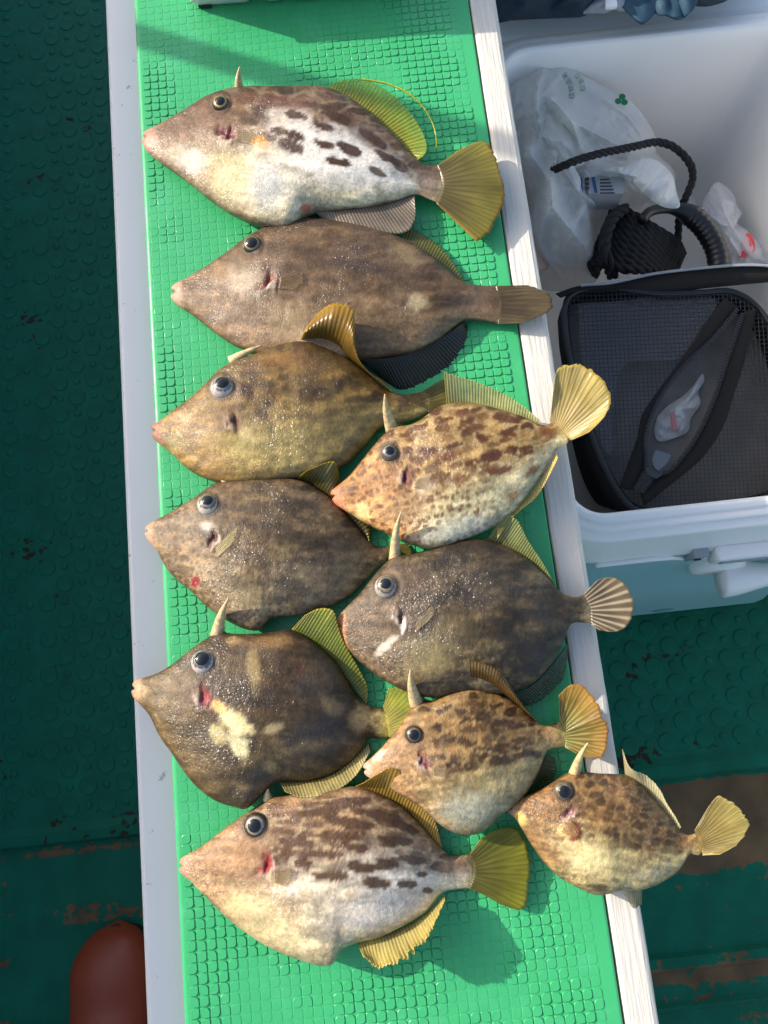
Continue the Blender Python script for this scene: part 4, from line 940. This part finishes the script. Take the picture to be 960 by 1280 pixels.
# latch plate and carrying handle on the near end
yf = y_s
lx0 = xat(868, 700, ZS + .02); m1 = MB()
pts = [W(738, 703, ZS), W(800, 700, ZS), W(862, 692, ZS)]
m1 = MB(); zl = ZS
trim_pts = [(CX0 + .03, zl + .002), (lx0 - .03, zl + .002), (lx0 - .012, zl - .004), (lx0 + .006, zl - .020), (lx0 + .03, zl - .026), (CX1 - .01, zl - .026)]
tp = spline([(x, yf - .0015, z) for x, z in trim_pts], 60)
m1.tube(tp, .0028, 8); m1.build('edge_bead', M['cooler_white'], cooler, True)
m1 = MB(); m1.box(lx0 + .004, lx0 + .020, yf - .006, yf + .004, zl - .018, zl + .012, .0015); lt = m1.build('latch_block', M['buckle'], cooler, True)
m1 = MB(); m1.tube([(lx0 + .011, yf - .0075, zl + .0), (lx0 + .011, yf - .004, zl + .0)], .0035, 14); h = m1.build('screw', M['rubber_black'], None, True); h.parent = lt; h.location = -Vector(cooler.location) - Vector(lt.location) + Vector(cooler.location) * 0 + Vector((0, 0, 0)); h.location = -(Vector(cooler.location) + Vector(lt.location))
m1 = MB(); m1.box(lx0 + .026, CX1 - .02, yf - .012, yf + .004, zl - .016, zl + .014, .004); m1.build('latch', M['cooler_white'], cooler, True)
m1 = MB(); m1.box(lx0 + .034, CX1 - .03, yf - .0135, yf - .010, zl - .008, zl + .004, .001); m1.build('latch_groove', M['buckle'], cooler, True)
# handle: rounded hub and grip bar
hx = lx0 + .052; m1 = MB(); hz = zl - .052
m1.tube([(hx, yf + .004, hz), (hx, yf - .010, hz), (hx, yf - .016, hz), (hx, yf - .018, hz)], [.030, .030, .028, .022], 36); m1.build('handle_hub', M['cooler_white'], cooler, True)
m1 = MB(); m1.tube(spline([(hx, yf - .024, hz), (hx + .04, yf - .026, hz + .004), (hx + .10, yf - .026, hz + .004), (hx + .14, yf - .024, hz)], 30), [.012 + .010 * abs(math.cos(math.pi * i / 29)) ** 3 for i in range(30)], 16)
m1.build('handle_bar', M['cooler_white'], cooler, True)

# ------------------------------------------------------------------ mesh case in the cooler
def Z4(p): p = np.asarray(p, float); return np.stack([660 + p[..., 0] / 3.2, 320 + p[..., 1] / 3.2], -1)
def ZC(py): return .292 - (py - 360) * .00007   # height of the case lid, falling a little towards the near rim
def C3(p, dz=0.0):
    q = Z4(p); return W(q[..., 0], q[..., 1], ZC(q[..., 1]) + dz)
case_out = [(145,215),(160,168),(215,135),(320,126),(520,150),(700,145),(800,140),(870,165),(930,215),(975,290),(1020,420),(1050,600),(1050,800),(1030,910),(980,955),(700,1010),(500,1030),(420,1008),(360,940),(300,830),(245,690),(190,500),(155,340),(145,215)]
co = spline(case_out, 160)[:-1]; co3 = C3(co)
cen = co3.mean(0)
case = thing('mesh_case', 'black zippered mesh case lying in the cooler, its lid slit half unzipped', 'case', (cen[0], cen[1], .05))
m1 = MB(); m1.tube(list(co3) + [co3[0]], .0032, 8, False); m1.build('piping', M['black_rubber'], case, True)
m1 = MB(); rg = []
for (zz, o) in ((.0, 1.0), (-.006, 1.015), (-.03, 1.01), (-.10, .84), (-.22, .58)):
    r_ = cen + (co3 - cen) * np.array([o, o, 1]); r_[:, 2] = co3[:, 2] + zz; r_[:, 2] = np.maximum(r_[:, 2], .052); rg.append([tuple(p) for p in r_])
m1.loft(rg[::-1], True, False); sw = m1.build('side_wall', M['black_fabric'], case, True)
# lining sheet: dark fabric rim just inside the piping
m1 = MB(); r0 = [tuple(p) for p in (cen + (co3 - cen) * np.array([.995, .995, 1]) - [0, 0, .001])]; r1 = [tuple(p) for p in (cen + (co3 - cen) * np.array([.955, .955, 1]) - [0, 0, .0015])]
m1.loft([r0, r1], False, False); m1.build('lid_border', M['black_fabric'], case, True)
# inside: a grey liner a little below the mesh
m1 = MB(); rr_ = cen + (co3 - cen) * np.array([.99, .99, 1]); rr_[:, 2] -= .03; m1.loft([[tuple(p) for p in rr_], [tuple(p - np.array([0, 0, .002])) for p in rr_]]); m1.build('inner_liner', M['grey_in'], case)
# strands of the mesh, cut where the slit opens
def inside(poly, x, y):
    c = False; n = len(poly); j = n - 1
    for i in range(n):
        if (poly[i][1] > y) != (poly[j][1] > y) and x < (poly[j][0] - poly[i][0]) * (y - poly[i][1]) / (poly[j][1] - poly[i][1]) + poly[i][0]: c = not c
        j = i
    return c
slit_l_out = [(785,165),(700,290),(600,430),(505,560),(455,640),(440,720),(400,830),(365,925)]
slit_l_in = [(842,208),(740,330),(625,440),(540,550),(490,650),(470,730),(470,850),(425,938)]
slit_r_in = [(860,225),(800,400),(740,580),(685,700),(620,800),(560,862),(512,880),(450,950)]
slit_r_out = [(915,210),(872,400),(822,560),(782,680),(705,800),(625,872),(545,935),(465,1000)]
hole = [tuple(p) for p in spline(slit_l_in, 30)] + [tuple(p) for p in spline(slit_r_in, 30)[::-1]]
outp = [tuple(p) for p in co]
m1 = MB()
def strand(p0, p1, dz):
    n = 90; ts = np.linspace(0, 1, n); P0 = np.array(p0); P1 = np.array(p1); run = []
    for t_ in ts:
        q = P0 + (P1 - P0) * t_
        ok = inside(outp, q[0], q[1]) and not inside(hole, q[0], q[1])
        if ok: run.append(q)
        if (not ok or t_ == 1) and run:
            if len(run) > 2:
                a = C3(run[0], dz); b = C3(run[-1], dz); mid_ = [C3(r, dz) for r in run[::6]] + [b]
                pts_ = [a] + mid_[1:]
                m1.tube(pts_, .00042, 4, False)
            run = []
for x in range(130, 1080, 17): strand((x, 110), (x + 60, 1040), 0.0)
for y in range(110, 1040, 17): strand((120, y + 20), (1080, y - 20), .0004)
o = m1.build('mesh_panel', M['mesh'], case, True); o['kind'] = 'stuff'
# clear sheet behind part of the mesh: the paler window in the photo
m1 = MB(); wn_ = [(200,190),(760,178),(690,290),(600,410),(380,440),(330,800),(300,760),(215,420)]
pw = C3(spline(wn_ + [wn_[0]], 60)[:-1], -.004); m1.loft([[tuple(p) for p in pw], [tuple(p - np.array([0, 0, .0008])) for p in pw]]); m1.build('clear_window', mat_film('smoky_film', (150, 152, 156), .35, .2), case)
for (a_, b_) in ((slit_l_out, slit_l_in), (slit_r_in, slit_r_out)):
    A_ = spline(a_, 60); B_ = spline(b_, 60); Vt = []; 
    for zz in (.0030, .0016): 
        for q in (0, 1): pass
    rg = []
    for i in range(60):
        p0 = C3(A_[i], .0012); p1 = C3(B_[i], .0028); rg.append([tuple(p0), tuple((p0 + p1) / 2 + [0, 0, .0006]), tuple(p1), tuple(p1 - [0, 0, .0012]), tuple(p0 - [0, 0, .0012])])
    m1 = MB(); m1.loft(rg); m1.build('zip_tape', M['black_fabric'], case, True)
m1 = MB()
for line in (slit_l_in, slit_r_in):
    L_ = spline(line, 95)
    for i in range(1, 94):
        p = C3(L_[i], .0034); t_ = C3(L_[i + 1], .0034) - C3(L_[i - 1], .0034); t_ /= np.linalg.norm(t_); nn_ = np.array([-t_[1], t_[0], 0])
        c8 = [p + t_ * a * .0006 + nn_ * b * .0022 + np.array([0, 0, c * .0009]) for c in (-1, 1) for (a, b) in ((-1, -1), (1, -1), (1, 1), (-1, 1))]
        m1.add(c8, [(3, 2, 1, 0), (4, 5, 6, 7), (0, 1, 5, 4), (1, 2, 6, 5), (2, 3, 7, 6), (3, 0, 4, 7)])
o = m1.build('zip_teeth', M['zip'], case); o['kind'] = 'stuff'
def plate(pts, dz0, dz1, name, mat, par):
    mm = MB(); a = C3(np.array(pts), dz0); b = C3(np.array(pts), dz1); mm.loft([[tuple(p) for p in a], [tuple(p) for p in b]]); return mm.build(name, mat, par)
plate([(470,850),(500,838),(540,872),(515,892),(478,872)][::-1], .003, .0085, 'zip_slider', M['zip'], case)
plate([(512,775),(572,795),(556,830),(520,860),(505,845),(495,812)][::-1], .0085, .0105, 'zip_pull', mat_plain('zip_metal', (120, 120, 122), .3, metal=.6), case)
# wide flap behind: open top zip edge
zb1 = [(110,150),(200,120),(330,108),(500,72),(700,48),(860,36),(1000,40)]
zb0 = [(130,165),(220,140),(340,136),(520,150),(700,128),(860,112),(1000,100)]
A_ = spline(zb1, 70); B_ = spline(zb0, 70); rg = []
for i in range(70):
    p1 = C3(A_[i], .012); p0 = C3(B_[i], .001); rg.append([tuple(p0), tuple(p1), tuple(p1 - np.array([0, -.0005, .0015])), tuple(p0 - np.array([0, 0, .0015]))])
m1 = MB(); m1.loft(rg); m1.build('zip_flap', M['black_fabric'], case, True)
m1 = MB(); L_ = spline(zb1, 150)
for i in range(18, 148):
    p = C3(L_[i], .0128); t_ = C3(L_[min(i + 1, 149)], .0128) - C3(L_[i - 1], .0128); t_ /= np.linalg.norm(t_); nn_ = np.array([-t_[1], t_[0], 0])
    c8 = [p + t_ * a * .0005 + nn_ * b * .0013 + np.array([0, 0, c * .0008]) for c in (-1, 1) for (a, b) in ((-1, -1), (1, -1), (1, 1), (-1, 1))]
    m1.add(c8, [(3, 2, 1, 0), (4, 5, 6, 7), (0, 1, 5, 4), (1, 2, 6, 5), (2, 3, 7, 6), (3, 0, 4, 7)])
o = m1.build('edge_zip_teeth', M['buckle'], case); o['kind'] = 'stuff'

def sheet(outline, zfun, name, mat, parent, nr=36, na=140, thick=.0004, centre=None, col=None):
    """crumpled closed-outline sheet: rings from the centre to an outline given in photograph pixels"""
    Oo = spline(list(outline) + [outline[0]], na + 1)[:-1]; c = np.array(centre) if centre is not None else Oo.mean(0)
    rho = np.linspace(0.02, 1, nr); Q = c + (Oo - c)[None] * rho[:, None, None]
    Z = zfun(Q[..., 0], Q[..., 1], rho[:, None] + 0 * Q[..., 0])
    P = W(Q[..., 0], Q[..., 1], Z); idx = np.arange(nr * na).reshape(nr, na); nx2 = np.roll(idx, -1, 1)
    fc = np.stack([idx[:-1], idx[1:], nx2[1:], nx2[:-1]], -1).reshape(-1, 4).tolist(); fc.append(tuple(idx[0].tolist()))
    ob = mesh_obj(name, P.reshape(-1, 3), fc, mat, parent)
    if thick:
        md = ob.modifiers.new('thickness', 'SOLIDIFY'); md.thickness = thick; md.offset = -1
    return ob
def ridged(x, y, seed, o=4):
    r = 0; a = .5; n = 0
    for i in range(o):
        r = r + a * (1 - np.abs(2 * vnoise(x * 2 ** i + 3.7 * i, y * 2 ** i, seed + i) - 1)) ** 2; n += a; a *= .5
    return r / n
def Z3(pts): return [(600 + a / 2.667, b / 2.667) for a, b in pts]

# packet showing through the case slit
packet = thing('plastic_packet', 'crumpled clear packet seen through the slit of the mesh case', 'packet', tuple(C3((600, 640), -.06)))
pk = [(520,640),(560,600),(620,560),(660,520),(700,470),(705,500),(680,540),(690,590),(650,650),(640,700),(580,730),(520,740),(505,700)]
sheet([tuple(Z4(p)) for p in pk], lambda x, y, r: ZC(y) - .03 + .012 * (1 - r ** 2) + .006 * ridged(x / 12, y / 12, 5), 'wrapper', M['film'], packet, 24, 90)
m1 = MB(); pr_ = C3(np.array([(568,625),(585,622),(598,690),(580,700)]), -.012); m1.loft([[tuple(p) for p in pr_], [tuple(p - np.array([0, 0, .001])) for p in pr_]]); m1.build('red_print', mat_plain('faded_red', (176, 110, 108), .5), packet)

# ------------------------------------------------------------------ white carrier bag
bag_out = Z3([(96,262),(150,225),(205,198),(245,198),(330,242),(430,296),(495,332),(545,385),(582,450),(590,510),(645,565),(655,640),(672,690),(600,705),(520,720),(440,745),(395,830),(392,930),(320,965),(210,965),(120,900),(60,620),(60,400)])
bc = np.array([600 + 330 / 2.667, 560 / 2.667])
def bag_z(x, y, r):
    ang = np.arctan2(y - bc[1], x - bc[0]); dist = np.hypot(x - bc[0], y - bc[1])
    ze = .13 + .14 * sstep(250, 120, y)
    z = ze + (.288 - ze) * (1 - r ** 3.2) ** .8
    z = z + .03 * np.exp(-((x - 690) / 60) ** 2 - ((y - 120) / 70) ** 2)
    def crease(pts, amp, wd):
        L_ = spline(Z3(pts), 40); d = np.full(x.shape, 1e9)
        for q in L_: d = np.minimum(d, np.hypot(x - q[0], y - q[1]))
        return amp * np.exp(-d / wd)
    c_ = 0
    for pts, amp, wd in CREASES: c_ = c_ + crease(pts, amp, wd)
    calm = 1 - .8 * np.exp(-((x - 735) / 42) ** 4 - ((y - 110) / 45) ** 4)
    edge = np.clip((1 - r) * 6, 0, 1)
    fold2 = ridged((x + .5 * y) / 40, (y - .4 * x) / 70, 27, 4) - .4; fine = ridged((x - .8 * y) / 17, (y + .5 * x) / 30, 29, 3) - .4
    return z - .018 * edge + c_ * edge + calm * (.018 * fold2 + .007 * fine) * (.15 + .85 * edge)
CREASES = [([(205,205),(185,330),(200,450),(150,520)], .030, 9), ([(235,330),(300,400),(345,520)], .030, 7), ([(245,205),(330,250),(490,340)], .018, 6), ([(300,400),(450,480),(580,540)], .026, 9),
    ([(380,560),(470,580),(560,650),(650,690)], .030, 9), ([(440,560),(560,560),(650,600)], .022, 7), ([(250,520),(240,680),(330,800),(390,900)], .030, 10), ([(160,500),(240,640),(200,800),(260,930)], .026, 10),
    ([(420,330),(520,420),(560,500)], .016, 12), ([(120,300),(110,450),(150,600)], .020, 10), ([(470,690),(560,690),(660,680)], .02, 7), ([(330,640),(420,720),(450,760)], .018, 6)]
bag = thing('carrier_bag', 'crumpled white plastic carrier bag with green print in the cooler corner', 'bag', tuple(W(730, 210, .06)))
skin_bag = sheet(bag_out, bag_z, 'bag_film', M['film'], bag, 90, 260, .0003, bc)
# torn flap of the bag hanging forward in a second layer
flap = Z3([(178,300),(235,330),(300,390),(330,470),(350,520),(345,548),(318,560),(335,600),(330,640),(300,600),(262,545),(238,500),(205,470),(180,420)])
sheet(flap, lambda x, y, r: .300 + .012 * (1 - r ** 2) + .012 * (ridged((x - y * .3) / 22, y / 50, 31, 3) - .4), 'torn_flap', M['film'], bag, 34, 120, .0003)
wing = Z3([(380,560),(450,560),(540,640),(610,690),(665,690),(655,640),(640,580),(580,530),(480,535),(430,545)])
sheet(wing, lambda x, y, r: .285 + .012 * (1 - r ** 2) + .014 * (ridged((x + y * .8) / 26, (y - x * .5) / 80, 37, 3) - .4), 'bag_fold', M['film'], bag, 30, 120, .0003)
# things inside the bag that show through: printed carton and a peach packet
carton = thing('printed_carton', 'blue and grey printed carton half hidden in the white carrier bag', 'carton', tuple(W(745, 240, .2)))
zc_ = .285
def quad(pts, dz, th, name, mat, par):
    P0 = W(np.array([p[0] for p in pts], float), np.array([p[1] for p in pts], float), np.full(len(pts), zc_ + dz)); mm = MB()
    mm.loft([[tuple(p) for p in P0][::-1], [tuple(p + np.array([0, 0, th])) for p in P0][::-1]] ); return mm.build(name, mat, par)
quad([(720,222),(758,222),(772,236),(770,262),(728,262)], -.03, .03, 'box', M['paper'], carton)
quad([(722,224),(727,222),(729,240),(724,240)], .0005, .0006, 'blue_stripe', M['blue_ink'], carton)
quad([(739,221),(743,221),(747,241),(743,241)], .0005, .0006, 'blue_stripe', M['blue_ink'], carton)
for i in range(3): quad([(731,222.5 + i * 5.5),(736,222 + i * 5.5),(736.5,226 + i * 5.5),(731.5,226.5 + i * 5.5)], .0005, .0005, 'print_block', M['dark_ink'], carton)
for i in range(5): quad([(750,224 + i * 4.2),(762 + i * 1.6,223.6 + i * 4.2),(762 + i * 1.6,225 + i * 4.2),(750,225.4 + i * 4.2)], .0005, .0005, 'print_line', M['dark_ink'], carton)
peach = thing('peach_packet', 'peach coloured packet showing through the left side of the white bag', 'packet', tuple(W(675, 300, .1)))
sheet(Z3([(130,520),(180,480),(230,540),(240,640),(235,780),(220,900),(150,900),(120,700)]), lambda x, y, r: .225 + .012 * (1 - r ** 2) + .006 * ridged(x / 20, y / 20, 3), 'wrapper', M['peach'], peach, 16, 60, .002)
# green print: lettering and clover, laid on the film
vz = np.array([v.co for v in skin_bag.data.vertices]) + np.array(skin_bag.location) + np.array(bag.location)
bpx, bpy_ = PX(vz)
def bag_at(x, y, dz=.003):
    i = np.argsort((bpx - x) ** 2 + (bpy_ - y) ** 2)[:6]; return float(vz[i, 2].max()) + dz
def print_text(txt, path, size, name):
    """letters run along a pixel path, each turned to follow it"""
    cu = bpy.data.curves.new('t', 'FONT'); cu.resolution_u = 3
    L_ = spline(path, 50); ln = np.r_[0, np.cumsum(np.linalg.norm(np.diff(L_, axis=0), axis=1))]
    for i, ch in enumerate(txt):
        mm = MB()
        cu.body = ch; ob = bpy.data.objects.new('t', cu); coll.objects.link(ob)
        dg = bpy.context.evaluated_depsgraph_get(); dg.update()
        me = bpy.data.meshes.new_from_object(ob.evaluated_get(dg)); coll.objects.unlink(ob); bpy.data.objects.remove(ob)
        if not len(me.vertices): continue
        co_ = np.array([v.co[:2] for v in me.vertices]); co_ -= (co_.max(0) + co_.min(0)) / 2
        q = i * size * 1.03 + size / 2; p = np.array([np.interp(q, ln, L_[:, 0]), np.interp(q, ln, L_[:, 1])]); p2 = np.array([np.interp(q + 2, ln, L_[:, 0]), np.interp(q + 2, ln, L_[:, 1])])
        d_ = p2 - p; d_ /= np.linalg.norm(d_) + 1e-9; n_ = np.array([d_[1], -d_[0]])   # n_: up of the letter in image coordinates
        P_im = p + co_[:, :1] * size * d_ + co_[:, 1:] * size * n_
        zz = np.array([bag_at(a, b) for a, b in P_im]); V3 = W(P_im[:, 0], P_im[:, 1], np.full(len(zz), zz.max()))
        mm.add([tuple(v) for v in V3], [tuple(f.vertices) for f in me.polygons]); o_ = mm.build(name, M['green_ink'], bag); o_['kind'] = 'stuff'
print_text('植物由来', [(714.5, 124), (713.5, 110), (708, 98), (698, 84), (690, 76)], 8.6, 'green_letter')
print_text('石油の', [(729, 115), (727, 104), (720, 93), (714, 86)], 8.2, 'green_letter')
for a in (200, 320, 80):
    m1 = MB()
    cx, cy = 777 + 4.6 * math.cos(math.radians(a)), 125 - 4.2 * math.sin(math.radians(a)); zz = bag_at(cx, cy, .003)
    ring = [W(cx + 4.2 * math.cos(t2), cy + 3.8 * math.sin(t2), zz) for t2 in np.linspace(0, 2 * math.pi, 17)[:-1]]; m1.add([tuple(p) for p in ring], [tuple(range(15, -1, -1))]); m1.build('clover_leaf', M['green_ink'], bag)

# ------------------------------------------------------------------ rope, grip and cord
def Z9(pts): return [(730 + a / 4.174, 170 + b / 4.174) for a, b in pts]
def twist_rope(m1, pts3, r, turns_per_m=160):
    """three-strand laid rope"""
    P = np.array(pts3); ln = np.r_[0, np.cumsum(np.linalg.norm(np.diff(P, axis=0), axis=1))]
    t = np.gradient(P, axis=0); t /= np.linalg.norm(t, axis=1)[:, None]
    u = np.cross(t, [0, 0.3, 1.0]); u /= np.linalg.norm(u, axis=1)[:, None]; v = np.cross(t, u)
    for k in range(3):
        a = ln * turns_per_m * 2 * math.pi / 3 + 2 * math.pi * k / 3
        m1.tube(P + (u * np.cos(a)[:, None] + v * np.sin(a)[:, None]) * r * .5, r * .58, 6)
cord = spline([(676,220,.25),(695,211,.312),(735,196,.318),(790,184,.30),(822,178,.285),(842,184,.28),(862,204,.27),(866,222,.26),(858,245,.25),(850,262,.24),(848,290,.22),(847,330,.21)], 260)
m1 = MB(); twist_rope(m1, [W(p[0], p[1], p[2]) for p in cord], .0042, 120)
tag(m1.build('cord', M['rope'], None, True), 'thick black cord looping over the white bag in the cooler', 'cord')
bundle = thing('rope_bundle', 'bundle of coiled black rope with a curved grip handle in the cooler', 'rope', tuple(W(800, 310, .1)))
for i in range(9):
    f_ = i / 8
    st = np.array([(60 - 30 * f_ + 110 * (1 - f_), 470 + 210 * f_)]) ; a0 = np.array([150 - 110 * f_, 400 + 260 * f_]); m0 = np.array([260 - 60 * f_, 420 + 270 * f_]); b0 = np.array([420 + 60 * (1 - f_), 560 + 140 * f_])
    pts = [tuple(Z9([a0 + np.array([22, 60])])[0]) + (.17,), tuple(Z9([a0])[0]) + (.225,), tuple(Z9([(a0 + m0) / 2 + np.array([0, -14])])[0]) + (.25,), tuple(Z9([m0])[0]) + (.255,), tuple(Z9([(m0 + b0) / 2])[0]) + (.25,), tuple(Z9([b0])[0]) + (.225,), tuple(Z9([b0 + np.array([30, 60])])[0]) + (.19,)]
    q = spline(pts, 90); m1 = MB(); twist_rope(m1, [W(p[0], p[1], p[2]) for p in q], .0058, 90); m1.build('coil', M['rope'], bundle, True)
pts = [p + (z,) for p, z in zip(Z9([(215,380),(150,430),(110,540),(115,640),(150,730)]), (.262, .272, .272, .268, .24))]
q = spline(pts, 60); m1 = MB(); twist_rope(m1, [W(p[0], p[1], p[2]) for p in q], .0068, 90); m1.build('binding_turn', M['rope'], bundle, True)
gp = [(300,440),(345,395),(430,378),(520,395),(600,450),(660,530),(695,610),(705,690)]
q = spline([p + (.268 - .004 * i,) for i, p in enumerate(Z9(gp))], 60); P3 = [W(p[0], p[1], p[2]) for p in q]
m1 = MB(); m1.tube(P3, [.0055 + .0065 * float(sstep(.25, .5, np.array(i / 59.))) + (.0007 * math.sin(i * 2.1) if i > 26 else 0) for i in range(60)], 18); grip = m1.build('grip', M['black_rubber'], bundle, True)
for i in range(28, 52, 3):
    p = P3[i]; t_ = P3[i + 1] - P3[i - 1]; t_ /= np.linalg.norm(t_); n_ = np.array([t_[1], -t_[0], 0]); n_ = -n_ if n_[0] > 0 else n_
    m1 = MB(); m1.tube([p + n_ * .0118 + np.array([0, 0, .004]), p + n_ * .0085 + np.array([0, 0, .0095])], .0019, 8)
    rb = m1.build('rib', M['black_rubber'], None, True); rb.parent = grip; rb.location = -(Vector(bundle.location) + Vector(grip.location))
# small clear bag with a red corner
cbag = thing('clear_bag', 'small clear plastic bag with a red patch at the cooler\'s right side', 'bag', tuple(W(915, 290, .08)))
cb = Z9([(600,400),(640,310),(690,240),(740,265),(785,310),(800,370),(825,400),(800,450),(860,500),(920,570),(950,660),(880,690),(740,690),(735,600),(690,500)])
sheet(cb, lambda x, y, r: .19 + .05 * (1 - r ** 2) + .02 * (ridged((x - y * .6) / 18, (y + x * .4) / 40, 51, 3) - .4), 'bag_film', M['clear_film'], cbag, 40, 120, .0003)
sheet(cb, lambda x, y, r: .165 + .03 * (1 - r ** 2) + .02 * (ridged((x + y * .4) / 16, (y) / 30, 57, 3) - .4), 'bag_film_back', M['film'], cbag, 30, 90, .0003)
sheet(Z9([(830,520),(865,512),(888,570),(880,610),(805,632),(820,580)]), lambda x, y, r: .222 + .004 * (1 - r ** 2), 'red_patch', M['red'], cbag, 8, 30, .001)

# ------------------------------------------------------------------ jacket at the far rim
jacket = thing('jacket', 'dark blue jacket with teal flaps lying over the cooler\'s far rim', 'jacket', tuple(W(760, -40, ZR)))
sheet([(600,-160),(900,-160),(960,-60),(900,2),(820,-4),(740,-2),(735,14),(690,20),(640,22),(612,24),(590,-40)], lambda x, y, r: .345 + .035 * (1 - r ** 3) + .03 * (ridged((x + y) / 46, (y - x * .4) / 60, 61, 3) - .35) * (1 - r ** 4 * .8), 'body', M['jacket_dark'], jacket, 40, 140, .003)
sheet([(782,-40),(830,-40),(828,0),(820,14),(808,28),(803,31),(788,20),(779,10)], lambda x, y, r: .352 + .006 * (1 - r ** 2) + .008 * vnoise((x - y * .5) / 15, y / 40, 63), 'flap', M['jacket'], jacket, 18, 70, .003)
sheet([(830,-40),(885,-40),(872,-2),(862,16),(850,25),(832,20),(820,14),(826,-4)], lambda x, y, r: .349 + .007 * (1 - r ** 2) + .012 * vnoise((x - y * .3) / 11, y / 40, 67), 'flap', M['jacket'], jacket, 18, 70, .003)
sheet([(728,14),(740,2),(752,-8),(775,-10),(786,0),(782,10),(765,9),(757,13),(745,13)], lambda x, y, r: .352 + .010 * (1 - r ** 2) + .003 * ridged(x / 8, y / 8, 69), 'lining', M['buckle'], jacket, 14, 60, .003)
m1 = MB(); bk = W(764, 5, .366); m1.box(bk[0] - .006, bk[0] + .006, bk[1] - .004, bk[1] + .012, .362, .368, .0012); m1.build('buckle', M['cooler_white'], jacket, True)

# ------------------------------------------------------------------ tackle case at the top of the mat
c0 = W(238, 13, ZT); c1 = W(505, -12, ZT)
tk = thing('tackle_case', 'translucent white plastic tackle case at the top edge of the mat', 'tackle case', (c0[0], c0[1], ZT))
tk.rotation_euler = (0, 0, math.radians(-3.4))
x0, x1, y0, y1, zt = c0[0], c1[0], c0[1], c0[1] + .13, ZT + .002
def tray(xa, xb, name):
    m_ = MB(); rg = [rrect(xa + o, xb - o, y0 + o, y1 - o, .008 - min(o, .004), z, 5) for o, z in ((.003, zt), (.0005, zt + .004), (0, zt + .052), (.0012, zt + .052), (.0016, zt + .005), (.004, zt + .002))]
    m_.loft(rg); return m_.build(name, M['tray'], tk, True)
sp = x0 + .060
tray(x0, sp - .0015, 'compartment'); tray(sp + .006, x0 + .088, 'compartment'); tray(x0 + .092, x0 + .124, 'compartment'); tray(x0 + .127, x1, 'compartment')
m_ = MB(); xm = x0 + .031; m_.box(xm - .0006, xm + .0006, y0 + .002, y1 - .002, zt + .003, zt + .026); m_.build('divider', M['tray'], tk)
m_ = MB(); m_.box(x0 - .001, x1 + .001, y0 - .0005, y1 + .001, zt + .0525, zt + .0565, .001); m_.build('lid', mat_plain('grey_lid', (150, 156, 154), .4), tk, True)
for fx_ in (x0 + .008, x1 - .022):
    m_ = MB(); m_.box(fx_, fx_ + .012, y0 + .001, y0 + .012, ZT - .0001, zt + .001, .0004); m_.build('foot', M['rubber_black'], tk)

# ------------------------------------------------------------------ rubber boot
bt = W(139, 1163, .02); boot = thing('rubber_boot', 'orange rubber boot, only its rounded toe in view by the bench', 'boot', (bt[0], bt[1] - .12, -.012))
L_, wB = .285, .052; rings = []; z0 = -.010
for i, q in enumerate(np.linspace(0, 1, 40)):
    y = bt[1] + .004 - q * L_
    wid = wB * (max(1 - (1 - min(q / .20, 1)) ** 2, .0004)) ** .5 * (1 - .18 * math.exp(-((q - .62) / .2) ** 2)); wid *= 1 if q < .9 else math.sqrt(max(1 - ((q - .9) / .1) ** 2, .05))
    hgt_ = .062 * math.sqrt(max(1 - (1 - min(q / .22, 1)) ** 2, .0006)) + .05 * float(sstep(.25, .6, np.array(q)))
    cr = .0022 * math.exp(-((q - .30 - 0) / .012) ** 2)
    rg = []
    for k in range(32):
        a = 2 * math.pi * k / 32; cx = math.copysign(abs(math.cos(a)) ** .8, math.cos(a)); sz = math.sin(a)
        rg.append((bt[0] + cx * wid, y, z0 + (hgt_ - cr) * .5 * (1 + (sz if sz > 0 else max(sz * 1.0, -1)))))
    rings.append(rg)
m1 = MB(); m1.loft(rings[::-1]); m1.build('foot', M['boot'], boot, True)
m1 = MB(); cyb = bt[1] - .205
m1.loft([[(bt[0] + rx * math.cos(a), cyb + ry * math.sin(a), z) for a in [2 * math.pi * k / 32 for k in range(32)]] for rx, ry, z in ((.040, .062, .04), (.042, .060, .09), (.047, .058, .16), (.056, .062, .26), (.060, .066, .34), (.0615, .0675, .343), (.058, .064, .343), (.054, .06, .25), (.044, .055, .1))], False, True)
m1.build('shaft', M['boot'], boot, True)
m1 = MB(); rt = [max(r_, key=lambda p: p[0]) for r_ in rings]; lf = [min(r_, key=lambda p: p[0]) for r_ in rings]
rg = [[(bt[0] + (p[0] - bt[0]) * .97, p[1] - .002, z) for p in lf[::-1] + rt] for z in (-.0118, .006)]
m1.loft(rg); m1.build('sole', M['boot_sole'], boot, True)
